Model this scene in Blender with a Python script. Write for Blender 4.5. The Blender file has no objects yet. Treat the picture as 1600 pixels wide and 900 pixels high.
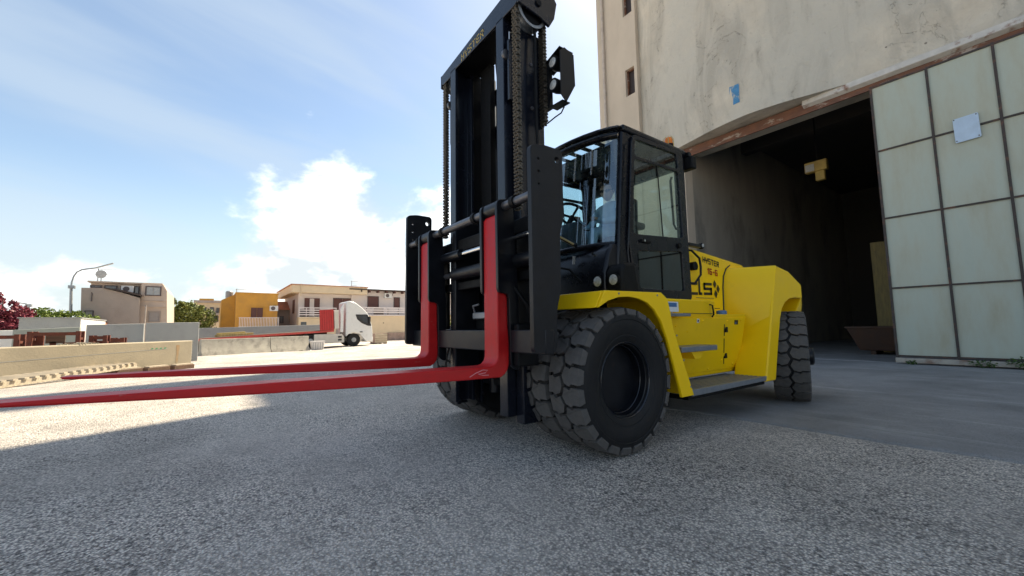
import bpy, bmesh, math, random
from mathutils import Vector, Matrix
import numpy as np

# ------------------------------------------------------------------ camera
scene = bpy.context.scene
CAMZ = 1.0
RX = Vector((0.5914, 0.8062, -0.0146)); DN = Vector((-0.0840, 0.0436, -0.9955)); FW = Vector((-0.8020, 0.5900, 0.0934))
cd = bpy.data.cameras.new('camera'); cam = bpy.data.objects.new('camera', cd)
scene.collection.objects.link(cam)
cd.sensor_width = 36.0; cd.lens = 14.4; cd.clip_start = 0.05; cd.clip_end = 3000
cam.matrix_world = Matrix(((RX.x, -DN.x, -FW.x, 0), (RX.y, -DN.y, -FW.y, 0), (RX.z, -DN.z, -FW.z, CAMZ), (0, 0, 0, 1)))
scene.camera = cam
scene.cycles.max_bounces = 8; scene.cycles.diffuse_bounces = 4; scene.cycles.glossy_bounces = 3; scene.cycles.transparent_max_bounces = 10

# ------------------------------------------------------------------ sky, sun, exposure
SUN_EL = math.radians(54); SUN_AZ = math.atan2(-0.36, 0.93)      # from +Y towards +X
world = bpy.data.worlds.new('World'); scene.world = world; world.use_nodes = True
world.cycles.sampling_method = 'MANUAL'; world.cycles.sample_map_resolution = 512
wn = world.node_tree.nodes; wl = world.node_tree.links
for n in list(wn): wn.remove(n)
def W(t, **kw):
    n = wn.new(t)
    for a, b in kw.items(): setattr(n, a, b)
    return n
def wmath(op, a, b=None, clamp=False):
    n = W('ShaderNodeMath', operation=op, use_clamp=clamp)
    for i, v in enumerate((a, b)):
        if v is None: continue
        if isinstance(v, (int, float)): n.inputs[i].default_value = v
        else: wl.new(v, n.inputs[i])
    return n.outputs[0]
def wramp(v, lo, hi, a=0.0, b=1.0, interp='SMOOTHSTEP'):
    n = W('ShaderNodeMapRange', interpolation_type=interp)
    wl.new(v, n.inputs[0])
    for i, x in ((1, lo), (2, hi), (3, a), (4, b)): n.inputs[i].default_value = x
    return n.outputs[0]
sky = W('ShaderNodeTexSky', sky_type='NISHITA', sun_disc=False, sun_elevation=SUN_EL, sun_rotation=SUN_AZ)
sky.air_density = 1.0; sky.dust_density = 0.9; sky.ozone_density = 1.6
tc = W('ShaderNodeTexCoord')
sep = W('ShaderNodeSeparateXYZ'); wl.new(tc.outputs['Generated'], sep.inputs[0])
ez = wmath('MAXIMUM', sep.outputs[2], 0.0)
# cumulus: noise on the direction sphere, thinning out with height, towering in one sector
mp = W('ShaderNodeMapping'); mp.inputs['Scale'].default_value = (1, 1, 1.7); mp.inputs['Location'].default_value = (0.35, 0.2, 0.4)
wl.new(tc.outputs['Generated'], mp.inputs[0])
nz = W('ShaderNodeTexNoise'); nz.inputs['Scale'].default_value = 4.2; nz.inputs['Detail'].default_value = 8; nz.inputs['Roughness'].default_value = 0.57; nz.inputs['Distortion'].default_value = 0.15
wl.new(mp.outputs[0], nz.inputs[0])
def wdot(v):
    n = W('ShaderNodeVectorMath', operation='DOT_PRODUCT'); wl.new(tc.outputs['Generated'], n.inputs[0]); n.inputs[1].default_value = v; return n.outputs['Value']
def wblob(c, zs, r0, r1, amt):
    n = W('ShaderNodeVectorMath', operation='SUBTRACT'); wl.new(tc.outputs['Generated'], n.inputs[0]); n.inputs[1].default_value = c
    m = W('ShaderNodeVectorMath', operation='MULTIPLY'); wl.new(n.outputs[0], m.inputs[0]); m.inputs[1].default_value = (1, 1, zs)
    l = W('ShaderNodeVectorMath', operation='LENGTH'); wl.new(m.outputs[0], l.inputs[0])
    return wramp(l.outputs['Value'], r0, r1, 0.0, amt)
tower = wmath('MAXIMUM', wblob((-0.945, 0.235, 0.20), 1.75, 0.36, 0.13, 0.30), wblob((-0.83, 0.50, 0.20), 1.6, 0.36, 0.14, 0.24))
cover = wmath('ADD', wramp(ez, 0.02, 0.20, 0.20, -0.20, 'LINEAR'), tower)
dens = wmath('ADD', nz.outputs[0], cover)
cum = wramp(dens, 0.47, 0.70)
# thin high veil combed along one direction
cb_ = W('ShaderNodeCombineXYZ')
wl.new(wmath('MULTIPLY', wdot((-0.2, 0.945, -0.26)), 0.9), cb_.inputs[0]); wl.new(wmath('MULTIPLY', wdot((-0.42, -0.15, -0.895)), 5.5), cb_.inputs[1]); wl.new(wmath('MULTIPLY', wdot((0.885, 0.29, -0.36)), 0.8), cb_.inputs[2])
nz2 = W('ShaderNodeTexNoise'); nz2.inputs['Scale'].default_value = 1.7; nz2.inputs['Detail'].default_value = 5; nz2.inputs['Roughness'].default_value = 0.45; nz2.inputs['Distortion'].default_value = 0.35
wl.new(cb_.outputs[0], nz2.inputs[0])
veil = wramp(nz2.outputs[0], 0.36, 0.72, 0.0, 0.55)
# low whitish air towards the horizon
low = wramp(ez, 0.0, 0.34, 0.80, 0.0)
# cloud relief: compare the density with the density a little nearer the sun
mp3 = W('ShaderNodeMapping'); mp3.inputs['Scale'].default_value = (1, 1, 1.7); mp3.inputs['Location'].default_value = (0.35 - 0.016, 0.2 + 0.042, 0.4 + 0.105)
wl.new(tc.outputs['Generated'], mp3.inputs[0])
nz3 = W('ShaderNodeTexNoise'); nz3.inputs['Scale'].default_value = 4.2; nz3.inputs['Detail'].default_value = 5; nz3.inputs['Roughness'].default_value = 0.57; nz3.inputs['Distortion'].default_value = 0.15
wl.new(mp3.outputs[0], nz3.inputs[0])
shade = W('ShaderNodeMixRGB'); shade.inputs[1].default_value = (1.85, 2.0, 2.06, 1); shade.inputs[2].default_value = (5.4, 5.2, 4.9, 1)
wl.new(wramp(wmath('SUBTRACT', nz.outputs[0], nz3.outputs[0]), -0.13, 0.10), shade.inputs[0])
m1 = W('ShaderNodeMixRGB'); wl.new(veil, m1.inputs[0]); tint = W('ShaderNodeMixRGB', blend_type='MULTIPLY'); tint.inputs[0].default_value = 1; tint.inputs[2].default_value = (.49, .475, .43, 1); wl.new(sky.outputs[0], tint.inputs[1])
wl.new(tint.outputs[0], m1.inputs[1]); m1.inputs[2].default_value = (1.46, 1.72, 1.98, 1)
m2 = W('ShaderNodeMixRGB'); wl.new(low, m2.inputs[0]); wl.new(m1.outputs[0], m2.inputs[1]); m2.inputs[2].default_value = (1.78, 2.0, 2.06, 1)
m3 = W('ShaderNodeMixRGB'); wl.new(wmath('MULTIPLY', cum, 0.92), m3.inputs[0]); wl.new(m2.outputs[0], m3.inputs[1]); wl.new(shade.outputs[0], m3.inputs[2])
bg = W('ShaderNodeBackground'); bg.inputs[1].default_value = 0.10
wl.new(m3.outputs[0], bg.inputs[0])
wo = W('ShaderNodeOutputWorld'); wl.new(bg.outputs[0], wo.inputs[0])

sd = bpy.data.lights.new('sun', 'SUN'); sd.energy = 2.3; sd.angle = math.radians(0.55); sd.color = (1.0, 0.865, 0.65)
sun = bpy.data.objects.new('sun', sd); scene.collection.objects.link(sun)
sdir = Vector((math.sin(SUN_AZ) * math.cos(SUN_EL), math.cos(SUN_AZ) * math.cos(SUN_EL), math.sin(SUN_EL)))
sun.rotation_euler = sdir.to_track_quat('Z', 'Y').to_euler()
vs = scene.view_settings
vs.view_transform = 'Standard'; vs.look = 'None'; vs.gamma = 1; vs.use_curve_mapping = False; vs.exposure = 2.22

# ------------------------------------------------------------------ helpers
C = scene.collection
random.seed(7)
def survey(px, py, X):
    """a point of the place seen at (px, py) of the 1600 px wide photograph, standing on the plane x = X"""
    d = RX * ((px - 800) / 640) + DN * ((py - 450) / 640) + FW
    t = X / d.x
    return (d.y * t, CAMZ + d.z * t)
def gz(x, y):
    t = min(1, max(0, (-x - 7) / 15)); z = -.35 * t * t * (3 - 2 * t)
    u = min(1, max(0, (-x - 29) / 3)); w = min(1, max(0, (8 - y) / 9)); v = min(1, max(0, (x + 40) / 4))
    return z - 0.42 * u * v * w
def obj(name, me, mat, parent=None):
    o = bpy.data.objects.new(name, me)
    if mat is not None and len(me.materials) == 0:
        for m in (mat if isinstance(mat, (list, tuple)) else [mat]): me.materials.append(m)
    C.objects.link(o)
    if parent is not None: o.parent = parent
    return o
def empty(name, loc=(0, 0, 0), rz=0, parent=None):
    o = bpy.data.objects.new(name, None); C.objects.link(o); o.location = loc; o.rotation_euler = (0, 0, rz)
    o.empty_display_size = .2
    if parent is not None: o.parent = parent
    return o
def tag(o, label, cat, group=None, kind=None):
    if label: o['label'] = label
    if cat: o['category'] = cat
    if group: o['group'] = group
    if kind: o['kind'] = kind
    return o
def structure(o): o['kind'] = 'structure'; return o

class MB:
    def __init__(s): s.v = []; s.f = []
    def add(s, vs, fs):
        n = len(s.v); s.v += [tuple(p) for p in vs]; s.f += [tuple(i + n for i in f) for f in fs]; return s
    def box(s, x0, x1, y0, y1, z0, z1):
        x0, x1 = sorted((x0, x1)); y0, y1 = sorted((y0, y1)); z0, z1 = sorted((z0, z1))
        return s.add([(x0,y0,z0),(x1,y0,z0),(x1,y1,z0),(x0,y1,z0),(x0,y0,z1),(x1,y0,z1),(x1,y1,z1),(x0,y1,z1)],
                     [(0,3,2,1),(4,5,6,7),(0,1,5,4),(1,2,6,5),(2,3,7,6),(3,0,4,7)])
    def hexa(s, a, b):   # two quads (bottom, top) of points
        return s.add(list(a) + list(b), [(3,2,1,0),(4,5,6,7),(0,1,5,4),(1,2,6,5),(2,3,7,6),(3,0,4,7)])
    def prism(s, pts, axis, a, b):
        n = len(pts)
        def P(p, t):
            return {'x': (t, p[0], p[1]), 'y': (p[0], t, p[1]), 'z': (p[0], p[1], t)}[axis]
        return s.add([P(p, a) for p in pts] + [P(p, b) for p in pts],
                     [tuple(range(n))[::-1], tuple(range(n, 2 * n))] + [(i, (i + 1) % n, n + (i + 1) % n, n + i) for i in range(n)])
    def holed(s, outer, holes, axis, a, b):
        bm = bmesh.new(); loops = []
        for lp in [outer] + list(holes):
            vs = [bm.verts.new((p[0], p[1], 0)) for p in lp]
            for i in range(len(vs)): bm.edges.new((vs[i], vs[(i + 1) % len(vs)]))
            loops.append(len(vs))
        bm.verts.ensure_lookup_table(); bm.verts.index_update()
        bmesh.ops.triangle_fill(bm, use_beauty=True, use_dissolve=False, edges=bm.edges[:], normal=(0, 0, 1))
        P2 = [(v.co.x, v.co.y) for v in bm.verts]; fs = [tuple(v.index for v in f.verts) for f in bm.faces]; n = len(P2); bm.free()
        def P(p, t):
            return {'x': (t, p[0], p[1]), 'y': (p[0], t, p[1]), 'z': (p[0], p[1], t)}[axis]
        side = []; k = 0
        for L in loops:
            side += [(k + i, k + (i + 1) % L, n + k + (i + 1) % L, n + k + i) for i in range(L)]; k += L
        return s.add([P(p, a) for p in P2] + [P(p, b) for p in P2], [f[::-1] for f in fs] + [tuple(i + n for i in f) for f in fs] + side)
    def tube(s, path, r, n=10, cap=True, closed=False):
        path = [Vector(p) for p in path]; m = len(path); rr = r if isinstance(r, (list, tuple)) else [r] * m
        up = None; vs = []
        for i, p in enumerate(path):
            if closed: t = (path[(i + 1) % m] - path[i - 1])
            else: t = path[min(i + 1, m - 1)] - path[max(i - 1, 0)]
            t.normalize()
            if up is None: up = Vector((0, 0, 1)) if abs(t.z) < .9 else Vector((1, 0, 0))
            a = up - t * up.dot(t)
            if a.length < 1e-6: a = t.orthogonal()
            a.normalize(); b = t.cross(a); up = a
            for j in range(n):
                an = 2 * math.pi * j / n; vs.append(p + a * (rr[i] * math.cos(an)) + b * (rr[i] * math.sin(an)))
        fs = []
        for i in range(m if closed else m - 1):
            k = (i + 1) % m
            for j in range(n): fs.append((i * n + j, i * n + (j + 1) % n, k * n + (j + 1) % n, k * n + j))
        if cap and not closed: fs += [tuple(range(n))[::-1], tuple(range((m - 1) * n, m * n))]
        return s.add(vs, fs)
    def lathe(s, prof, c, axis='x', n=32, closed=False, cap=True):   # prof: (radius, offset along the axis)
        vs = []; m = len(prof)
        for r, t in prof:
            for j in range(n):
                a = 2 * math.pi * j / n; u, w = r * math.cos(a), r * math.sin(a)
                vs.append({'x': (c[0] + t, c[1] + u, c[2] + w), 'y': (c[0] + u, c[1] + t, c[2] + w), 'z': (c[0] + u, c[1] + w, c[2] + t)}[axis])
        fs = []
        for i in range(m if closed else m - 1):
            k = (i + 1) % m
            for j in range(n): fs.append((i * n + j, i * n + (j + 1) % n, k * n + (j + 1) % n, k * n + j))
        if not closed and cap:
            if prof[0][0] > 1e-6: fs.append(tuple(range(n))[::-1])
            if prof[-1][0] > 1e-6: fs.append(tuple(range((m - 1) * n, m * n)))
        return s.add(vs, fs)
    def grid(s, rows):
        n = len(rows[0]); 
        return s.add([p for r in rows for p in r], [(i * n + j, i * n + j + 1, (i + 1) * n + j + 1, (i + 1) * n + j) for i in range(len(rows) - 1) for j in range(n - 1)])
    def mesh(s, name, smooth=None):
        me = bpy.data.meshes.new(name); me.from_pydata(s.v, [], s.f); me.update()
        bm = bmesh.new(); bm.from_mesh(me); bmesh.ops.recalc_face_normals(bm, faces=bm.faces[:]); bm.to_mesh(me); bm.free()
        if smooth is not None:
            for p in me.polygons: p.use_smooth = True
            me.set_sharp_from_angle(angle=math.radians(smooth))
        return me
    def build(s, name, mat, parent=None, bevel=0, smooth=None, seg=2):
        o = obj(name, s.mesh(name, smooth), mat, parent)
        if bevel:
            md = o.modifiers.new('bevel', 'BEVEL'); md.width = bevel; md.segments = seg; md.limit_method = 'ANGLE'; md.angle_limit = math.radians(35)
            if smooth is None:
                for p in o.data.polygons: p.use_smooth = True
                o.data.set_sharp_from_angle(angle=math.radians(35)); md.harden_normals = False
        return o
def arc(cx, cy, r, a0, a1, n):
    return [(cx + r * math.cos(math.radians(a0 + (a1 - a0) * i / n)), cy + r * math.sin(math.radians(a0 + (a1 - a0) * i / n))) for i in range(n + 1)]
def rrect(x0, x1, y0, y1, r, n=4):
    return arc(x1 - r, y1 - r, r, 0, 90, n) + arc(x0 + r, y1 - r, r, 90, 180, n) + arc(x0 + r, y0 + r, r, 180, 270, n) + arc(x1 - r, y0 + r, r, 270, 360, n)
def rpoly(pts, r, n=4):
    """polygon with rounded corners"""
    out = []; m = len(pts)
    for i in range(m):
        p = Vector(pts[i]); a = Vector(pts[i - 1]); b = Vector(pts[(i + 1) % m])
        da = (a - p); db = (b - p); k = min(r, da.length * .45, db.length * .45)
        s_, e_ = p + da.normalized() * k, p + db.normalized() * k
        for j in range(n + 1):
            t = j / n; out.append(tuple(s_ * (1 - t) ** 2 + p * (2 * t * (1 - t)) + e_ * t * t))
    return out

# ------------------------------------------------------------------ materials
MATS = {}
def mat(name, col, rough=.6, var=.12, scale=6, bump=0, bscale=None, metal=0, coat=0, col2=None, spec=.5, detail=5, stretch=None, dirt=None, dscale=2.5, dlo=.52, dhi=.68, damt=.7):
    """principled surface: base colour varied by noise (to col2 if given), fine relief, optional stains of colour `dirt`"""
    m = bpy.data.materials.new(name); m.use_nodes = True; nt = m.node_tree; N = nt.nodes; L = nt.links
    b = N['Principled BSDF']
    b.inputs['Roughness'].default_value = rough; b.inputs['Metallic'].default_value = metal; b.inputs['Specular IOR Level'].default_value = spec
    if coat: b.inputs['Coat Weight'].default_value = coat; b.inputs['Coat Roughness'].default_value = .12
    t = N.new('ShaderNodeTexCoord'); mpg = N.new('ShaderNodeMapping'); L.new(t.outputs['Object'], mpg.inputs[0])
    if stretch: mpg.inputs['Scale'].default_value = stretch
    nz = N.new('ShaderNodeTexNoise'); nz.inputs['Scale'].default_value = scale; nz.inputs['Detail'].default_value = detail; nz.inputs['Roughness'].default_value = .6
    L.new(mpg.outputs[0], nz.inputs[0])
    r = N.new('ShaderNodeValToRGB'); L.new(nz.outputs[0], r.inputs[0])
    c2 = col2 or tuple(min(1, c * (1 + var)) for c in col); c1 = col if col2 else tuple(c * (1 - var) for c in col)
    r.color_ramp.elements[0].position = .32; r.color_ramp.elements[1].position = .68
    r.color_ramp.elements[0].color = (*c1, 1); r.color_ramp.elements[1].color = (*c2, 1)
    out = r.outputs[0]
    if dirt:
        n2 = N.new('ShaderNodeTexNoise'); n2.inputs['Scale'].default_value = dscale; n2.inputs['Detail'].default_value = 8; n2.inputs['Roughness'].default_value = .65
        L.new(mpg.outputs[0], n2.inputs[0])
        mr = N.new('ShaderNodeMapRange'); L.new(n2.outputs[0], mr.inputs[0]); mr.inputs[1].default_value = dlo; mr.inputs[2].default_value = dhi; mr.inputs[4].default_value = damt
        mx = N.new('ShaderNodeMixRGB'); L.new(mr.outputs[0], mx.inputs[0]); L.new(out, mx.inputs[1]); mx.inputs[2].default_value = (*dirt, 1); out = mx.outputs[0]
    L.new(out, b.inputs['Base Color'])
    mr2 = N.new('ShaderNodeMapRange'); L.new(nz.outputs[0], mr2.inputs[0]); mr2.inputs[1].default_value = .3; mr2.inputs[2].default_value = .7
    mr2.inputs[3].default_value = max(.03, rough * .82); mr2.inputs[4].default_value = min(1, rough * 1.18); L.new(mr2.outputs[0], b.inputs['Roughness'])
    if bump:
        n3 = N.new('ShaderNodeTexNoise'); n3.inputs['Scale'].default_value = bscale or scale * 6; n3.inputs['Detail'].default_value = 6; L.new(mpg.outputs[0], n3.inputs[0])
        bp = N.new('ShaderNodeBump'); bp.inputs['Strength'].default_value = bump; bp.inputs['Distance'].default_value = .02; L.new(n3.outputs[0], bp.inputs['Height']); L.new(bp.outputs[0], b.inputs['Normal'])
    MATS[name] = m; return m
def glass(name, tint, refl=1.0, dusk=0.0):
    m = bpy.data.materials.new(name); m.use_nodes = True; nt = m.node_tree; N = nt.nodes; L = nt.links
    N.remove(N['Principled BSDF']); o = N['Material Output']
    tr = N.new('ShaderNodeBsdfTransparent'); tr.inputs[0].default_value = (*tint, 1)
    gl = N.new('ShaderNodeBsdfGlossy'); gl.inputs['Roughness'].default_value = .015; gl.inputs[0].default_value = (.9, .97, 1.0, 1)
    lw = N.new('ShaderNodeLayerWeight'); lw.inputs[0].default_value = .5; pw = N.new('ShaderNodeMath'); pw.operation = 'POWER'; L.new(lw.outputs['Facing'], pw.inputs[0]); pw.inputs[1].default_value = 5
    fr = N.new('ShaderNodeMath'); fr.operation = 'MULTIPLY_ADD'; L.new(pw.outputs[0], fr.inputs[0]); fr.inputs[1].default_value = .955; fr.inputs[2].default_value = .045
    mu = N.new('ShaderNodeMath'); mu.operation = 'MULTIPLY_ADD'; mu.inputs[1].default_value = refl; mu.inputs[2].default_value = dusk; mu.use_clamp = True; L.new(fr.outputs[0], mu.inputs[0])
    mx = N.new('ShaderNodeMixShader'); L.new(mu.outputs[0], mx.inputs[0]); L.new(tr.outputs[0], mx.inputs[1]); L.new(gl.outputs[0], mx.inputs[2]); L.new(mx.outputs[0], o.inputs[0])
    MATS[name] = m; return m
def emit(name, col, s):
    m = bpy.data.materials.new(name); m.use_nodes = True; b = m.node_tree.nodes['Principled BSDF']
    b.inputs['Base Color'].default_value = (*col, 1); b.inputs['Emission Color'].default_value = (*col, 1); b.inputs['Emission Strength'].default_value = s; return m

M = MATS
mat('black_paint', (.006, .007, .010), .34, .25, 9, coat=.06, spec=.3, bump=.02, bscale=180)
mat('mast_paint', (.007, .009, .016), .25, .2, 5, coat=.25, spec=.4, bump=.03, bscale=70)
mat('black_matte', (.005, .0055, .0065), .6, spec=.2, var=.3, scale=12, bump=.05, bscale=90)
mat('yellow_paint', (.98, .62, .001), .40, .03, 3, coat=.12, spec=.3, bump=.015, bscale=60, dirt=(.55, .37, .03), dscale=7, dlo=.62, dhi=.8, damt=.25)
mat('red_paint', (.53, .012, .013), .44, .08, 4, spec=.3, bump=.06, bscale=40, dirt=(.42, .16, .14), dscale=7, dlo=.66, dhi=.70, damt=.55, stretch=(6, 1.2, 3))
mat('rubber', (.010, .0105, .012), .62, spec=.3, var=.22, scale=14, bump=.12, bscale=120)
mat('tread_rubber', (.088, .083, .079), .86, .2, 22, bump=.15, bscale=160, dirt=(.07, .066, .062), dscale=9, damt=.8)
mat('steel_grey', (.30, .32, .34), .42, .15, 14, metal=.6, bump=.08, bscale=60)
mat('chrome', (.75, .76, .78), .12, .03, 8, metal=1)
mat('chain_steel', (.10, .088, .07), .45, .35, 30, metal=.55)
mat('grating', (.23, .25, .28), .45, .15, 20, metal=.5, bump=.1)
mat('print_black', (.012, .011, .010), .5, .05, 4)
mat('print_red', (.50, .02, .01), .5, .05, 4)
mat('print_gold', (.50, .36, .08), .45, .05, 4)
mat('sticker_white', (.70, .72, .74), .5, .05, 20)
mat('sticker_blue', (.05, .14, .32), .4, .05, 20)
mat('sticker_orange', (.8, .25, .03), .5, .05, 20)
mat('seat_cloth', (.020, .022, .026), .9, .2, 30, bump=.1)
mat('dash_grey', (.045, .055, .07), .6, .1, 12)
mat('skin', (.46, .27, .19), .55, .08, 10)
mat('hair', (.018, .014, .012), .7, .3, 60, bump=.3, bscale=90)
mat('shirt', (.42, .55, .68), .85, .08, 14, bump=.2, bscale=25)
mat('trousers', (.05, .07, .12), .9, .1, 20)
mat('lamp_lens', (.42, .43, .42), .14, .25, 45, spec=.8, bump=.3, bscale=60)
mat('orange_lens', (.85, .22, .01), .15, .1, 10)
glass('cab_glass', (.66, .84, .88), 1.4, .14)
glass('side_glass', (.86, .93, .91), 1.0, .02)
glass('dark_glass', (.05, .06, .06), 1.6, .03)
mat('window_glass', (.05, .06, .07), .12, .2, 3, spec=.8)
mat('pane_grey', (.30, .31, .31), .25, .1, 3, spec=.7)
# ------------------------------------------------------------------ ground
def asphalt(name, stone, binder, sc, bump, dirt, fine=.5, drag_st=(1, 1, 1), dragamt=.0):
    m = bpy.data.materials.new(name); m.use_nodes = True; nt = m.node_tree; N = nt.nodes; L = nt.links; b = N['Principled BSDF']
    t = N.new('ShaderNodeTexCoord')
    vo = N.new('ShaderNodeTexVoronoi'); vo.inputs['Scale'].default_value = sc; L.new(t.outputs['Object'], vo.inputs['Vector'])
    vo2 = N.new('ShaderNodeTexVoronoi'); vo2.inputs['Scale'].default_value = sc * 2.3; L.new(t.outputs['Object'], vo2.inputs['Vector'])
    n1 = N.new('ShaderNodeTexNoise'); n1.inputs['Scale'].default_value = sc * .22; n1.inputs['Detail'].default_value = 4; n1.inputs['Roughness'].default_value = .7; L.new(t.outputs['Object'], n1.inputs[0])
    n2 = N.new('ShaderNodeTexNoise'); n2.inputs['Scale'].default_value = .55; n2.inputs['Detail'].default_value = 4; n2.inputs['Roughness'].default_value = .62; L.new(t.outputs['Object'], n2.inputs[0])
    # per-stone brightness
    sp = N.new('ShaderNodeSeparateColor'); L.new(vo.outputs['Color'], sp.inputs[0])
    ad = N.new('ShaderNodeMath'); ad.operation = 'ADD'; L.new(sp.outputs[0], ad.inputs[0]); L.new(n1.outputs[0], ad.inputs[1])
    r = N.new('ShaderNodeValToRGB'); L.new(ad.outputs[0], r.inputs[0])
    e = r.color_ramp.elements; e[0].position = .45; e[0].color = (*binder, 1); e[1].position = 1.45; e[1].color = (*stone, 1)
    md = N.new('ShaderNodeMapRange'); L.new(vo.outputs['Distance'], md.inputs[0]); md.inputs[1].default_value = .25; md.inputs[2].default_value = .62; md.inputs[3].default_value = 1; md.inputs[4].default_value = .35
    mu = N.new('ShaderNodeMixRGB'); mu.blend_type = 'MULTIPLY'; mu.inputs[0].default_value = fine; L.new(r.outputs[0], mu.inputs[1]); L.new(md.outputs[0], mu.inputs[2])
    mr = N.new('ShaderNodeMapRange'); L.new(n2.outputs[0], mr.inputs[0]); mr.inputs[1].default_value = .40; mr.inputs[2].default_value = .66; mr.inputs[4].default_value = .55
    mx = N.new('ShaderNodeMixRGB'); L.new(mr.outputs[0], mx.inputs[0]); L.new(mu.outputs[0], mx.inputs[1]); mx.inputs[2].default_value = (*dirt, 1)
    def nz_(sc, det=6, dist=0.0, st=None):
        n = N.new('ShaderNodeTexNoise'); n.inputs['Scale'].default_value = sc; n.inputs['Detail'].default_value = det; n.inputs['Roughness'].default_value = .62; n.inputs['Distortion'].default_value = dist
        if st:
            q = N.new('ShaderNodeMapping'); q.inputs['Scale'].default_value = st; L.new(t.outputs['Object'], q.inputs[0]); L.new(q.outputs[0], n.inputs[0])
        else: L.new(t.outputs['Object'], n.inputs[0])
        return n.outputs[0]
    def rg(v, lo, hi, a=0.0, b_=1.0):
        q = N.new('ShaderNodeMapRange'); L.new(v, q.inputs[0])
        for i, x_ in ((1, lo), (2, hi), (3, a), (4, b_)): q.inputs[i].default_value = x_
        return q.outputs[0]
    def mm(op, a, b_):
        q = N.new('ShaderNodeMath'); q.operation = op
        for i, x_ in enumerate((a, b_)):
            if isinstance(x_, (int, float)): q.inputs[i].default_value = x_
            else: L.new(x_, q.inputs[i])
        return q.outputs[0]
    # broad wear: pale dusty areas and dark oily ones, drag marks, hairline cracks
    w1 = nz_(.33, 4, .6); w2 = nz_(1.6, 4, .3)
    wear = mm('ADD', rg(w1, .36, .64, 1.0, 1.45), rg(w2, .35, .68, -.16, .14))
    tot = mm('MULTIPLY', wear, rg(mm('ADD', w1, w2), 1.16, 1.30, 1.0, .72))
    if dragamt: tot = mm('MULTIPLY', tot, rg(nz_(1.2, 3, .4, drag_st), .58, .72, 1.0, 1.0 + dragamt))
    vm = N.new('ShaderNodeVectorMath'); vm.operation = 'SCALE'; L.new(mx.outputs[0], vm.inputs[0]); L.new(tot, vm.inputs['Scale'])
    mx = vm
    L.new(mx.outputs[0], b.inputs['Base Color']); b.inputs['Roughness'].default_value = .88; b.inputs['Specular IOR Level'].default_value = .3
    h = N.new('ShaderNodeMath'); h.operation = 'MULTIPLY_ADD'; L.new(vo2.outputs['Distance'], h.inputs[0]); h.inputs[1].default_value = -.5
    h2 = N.new('ShaderNodeMath'); h2.operation = 'SUBTRACT'; L.new(n1.outputs[0], h2.inputs[0]); L.new(vo.outputs['Distance'], h2.inputs[1]); L.new(h2.outputs[0], h.inputs[2])
    bp = N.new('ShaderNodeBump'); bp.inputs['Strength'].default_value = bump; bp.inputs['Distance'].default_value = .02; L.new(h.outputs[0], bp.inputs['Height']); L.new(bp.outputs[0], b.inputs['Normal'])
    MATS[name] = m; return m
asphalt('yard_asphalt', (.98, .90, .81), (.15, .142, .138), 78, 1.0, (.52, .48, .44), .95)
asphalt('apron_asphalt', (.25, .247, .243), (.155, .153, .152), 150, .35, (.19, .188, .185), .3, (.25, 3.5, 1), .30)
xs = [-900, -500, -300, -200, -130, -90, -70, -60] + [-52 + i for i in range(52)] + [0, 4, 8, 16, 30, 60, 140, 400, 900]
ys = [-900, -400, -200, -100, -60, -40] + [-30 + 2 * i for i in range(32)] + [40, 60, 100, 200, 400, 900]
structure(MB().grid([[(x, y, gz(x, y)) for y in ys] for x in xs]).build('ground', M['yard_asphalt'], smooth=60))
random.seed(3)
edge = []
x = -9.0
while x < 22:
    edge.append((x, 4.40 + .095 * (x + 2.5) * (1 if x > -2.5 else .4) + .05 * math.sin(x * 2.1) + random.uniform(-.018, .018))); x += .16
top = [[(a, b, .017) for a, b in edge], [(a, b + .03, .022) for a, b in edge], [(a, 9, .020) for a, b in edge], [(a, 33, .016) for a, b in edge]]
bot = [[(a, b - .012, -.002) for a, b in edge]]
structure(MB().grid(bot + top).build('apron', M['apron_asphalt'], smooth=50))

# loose grit on the yard
mat('grit', (.34, .31, .28), .9, .5, 3, col2=(.62, .58, .53))
rg_ = random.Random(77); mb = MB()
for _ in range(5200):
    r_ = rg_.random() ** .6; an = rg_.uniform(1.35, 3.75); d_ = .45 + 6.2 * r_
    gx, gy = d_ * math.cos(an), d_ * math.sin(an); 
    if gy > 4.2: continue
    q = rg_.uniform(.002, .0055) * (2.0 if rg_.random() < .03 else 1); a_ = rg_.uniform(0, 6.28); c_, s_ = math.cos(a_) * q, math.sin(a_) * q; k_ = rg_.uniform(.5, .9)
    mb.add([(gx + c_, gy + s_, .001), (gx - s_ * k_, gy + c_ * k_, .001), (gx - c_, gy - s_, .001), (gx + s_ * k_, gy - c_ * k_, .001), (gx + c_ * .3, gy + s_ * .2, q * .9)], [(0, 1, 4), (1, 2, 4), (2, 3, 4), (3, 0, 4)])
tag(mb.build('loose_grit', M['grit']), 'loose grey grit scattered over the shaded asphalt in the foreground', 'gravel', kind='stuff')

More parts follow.
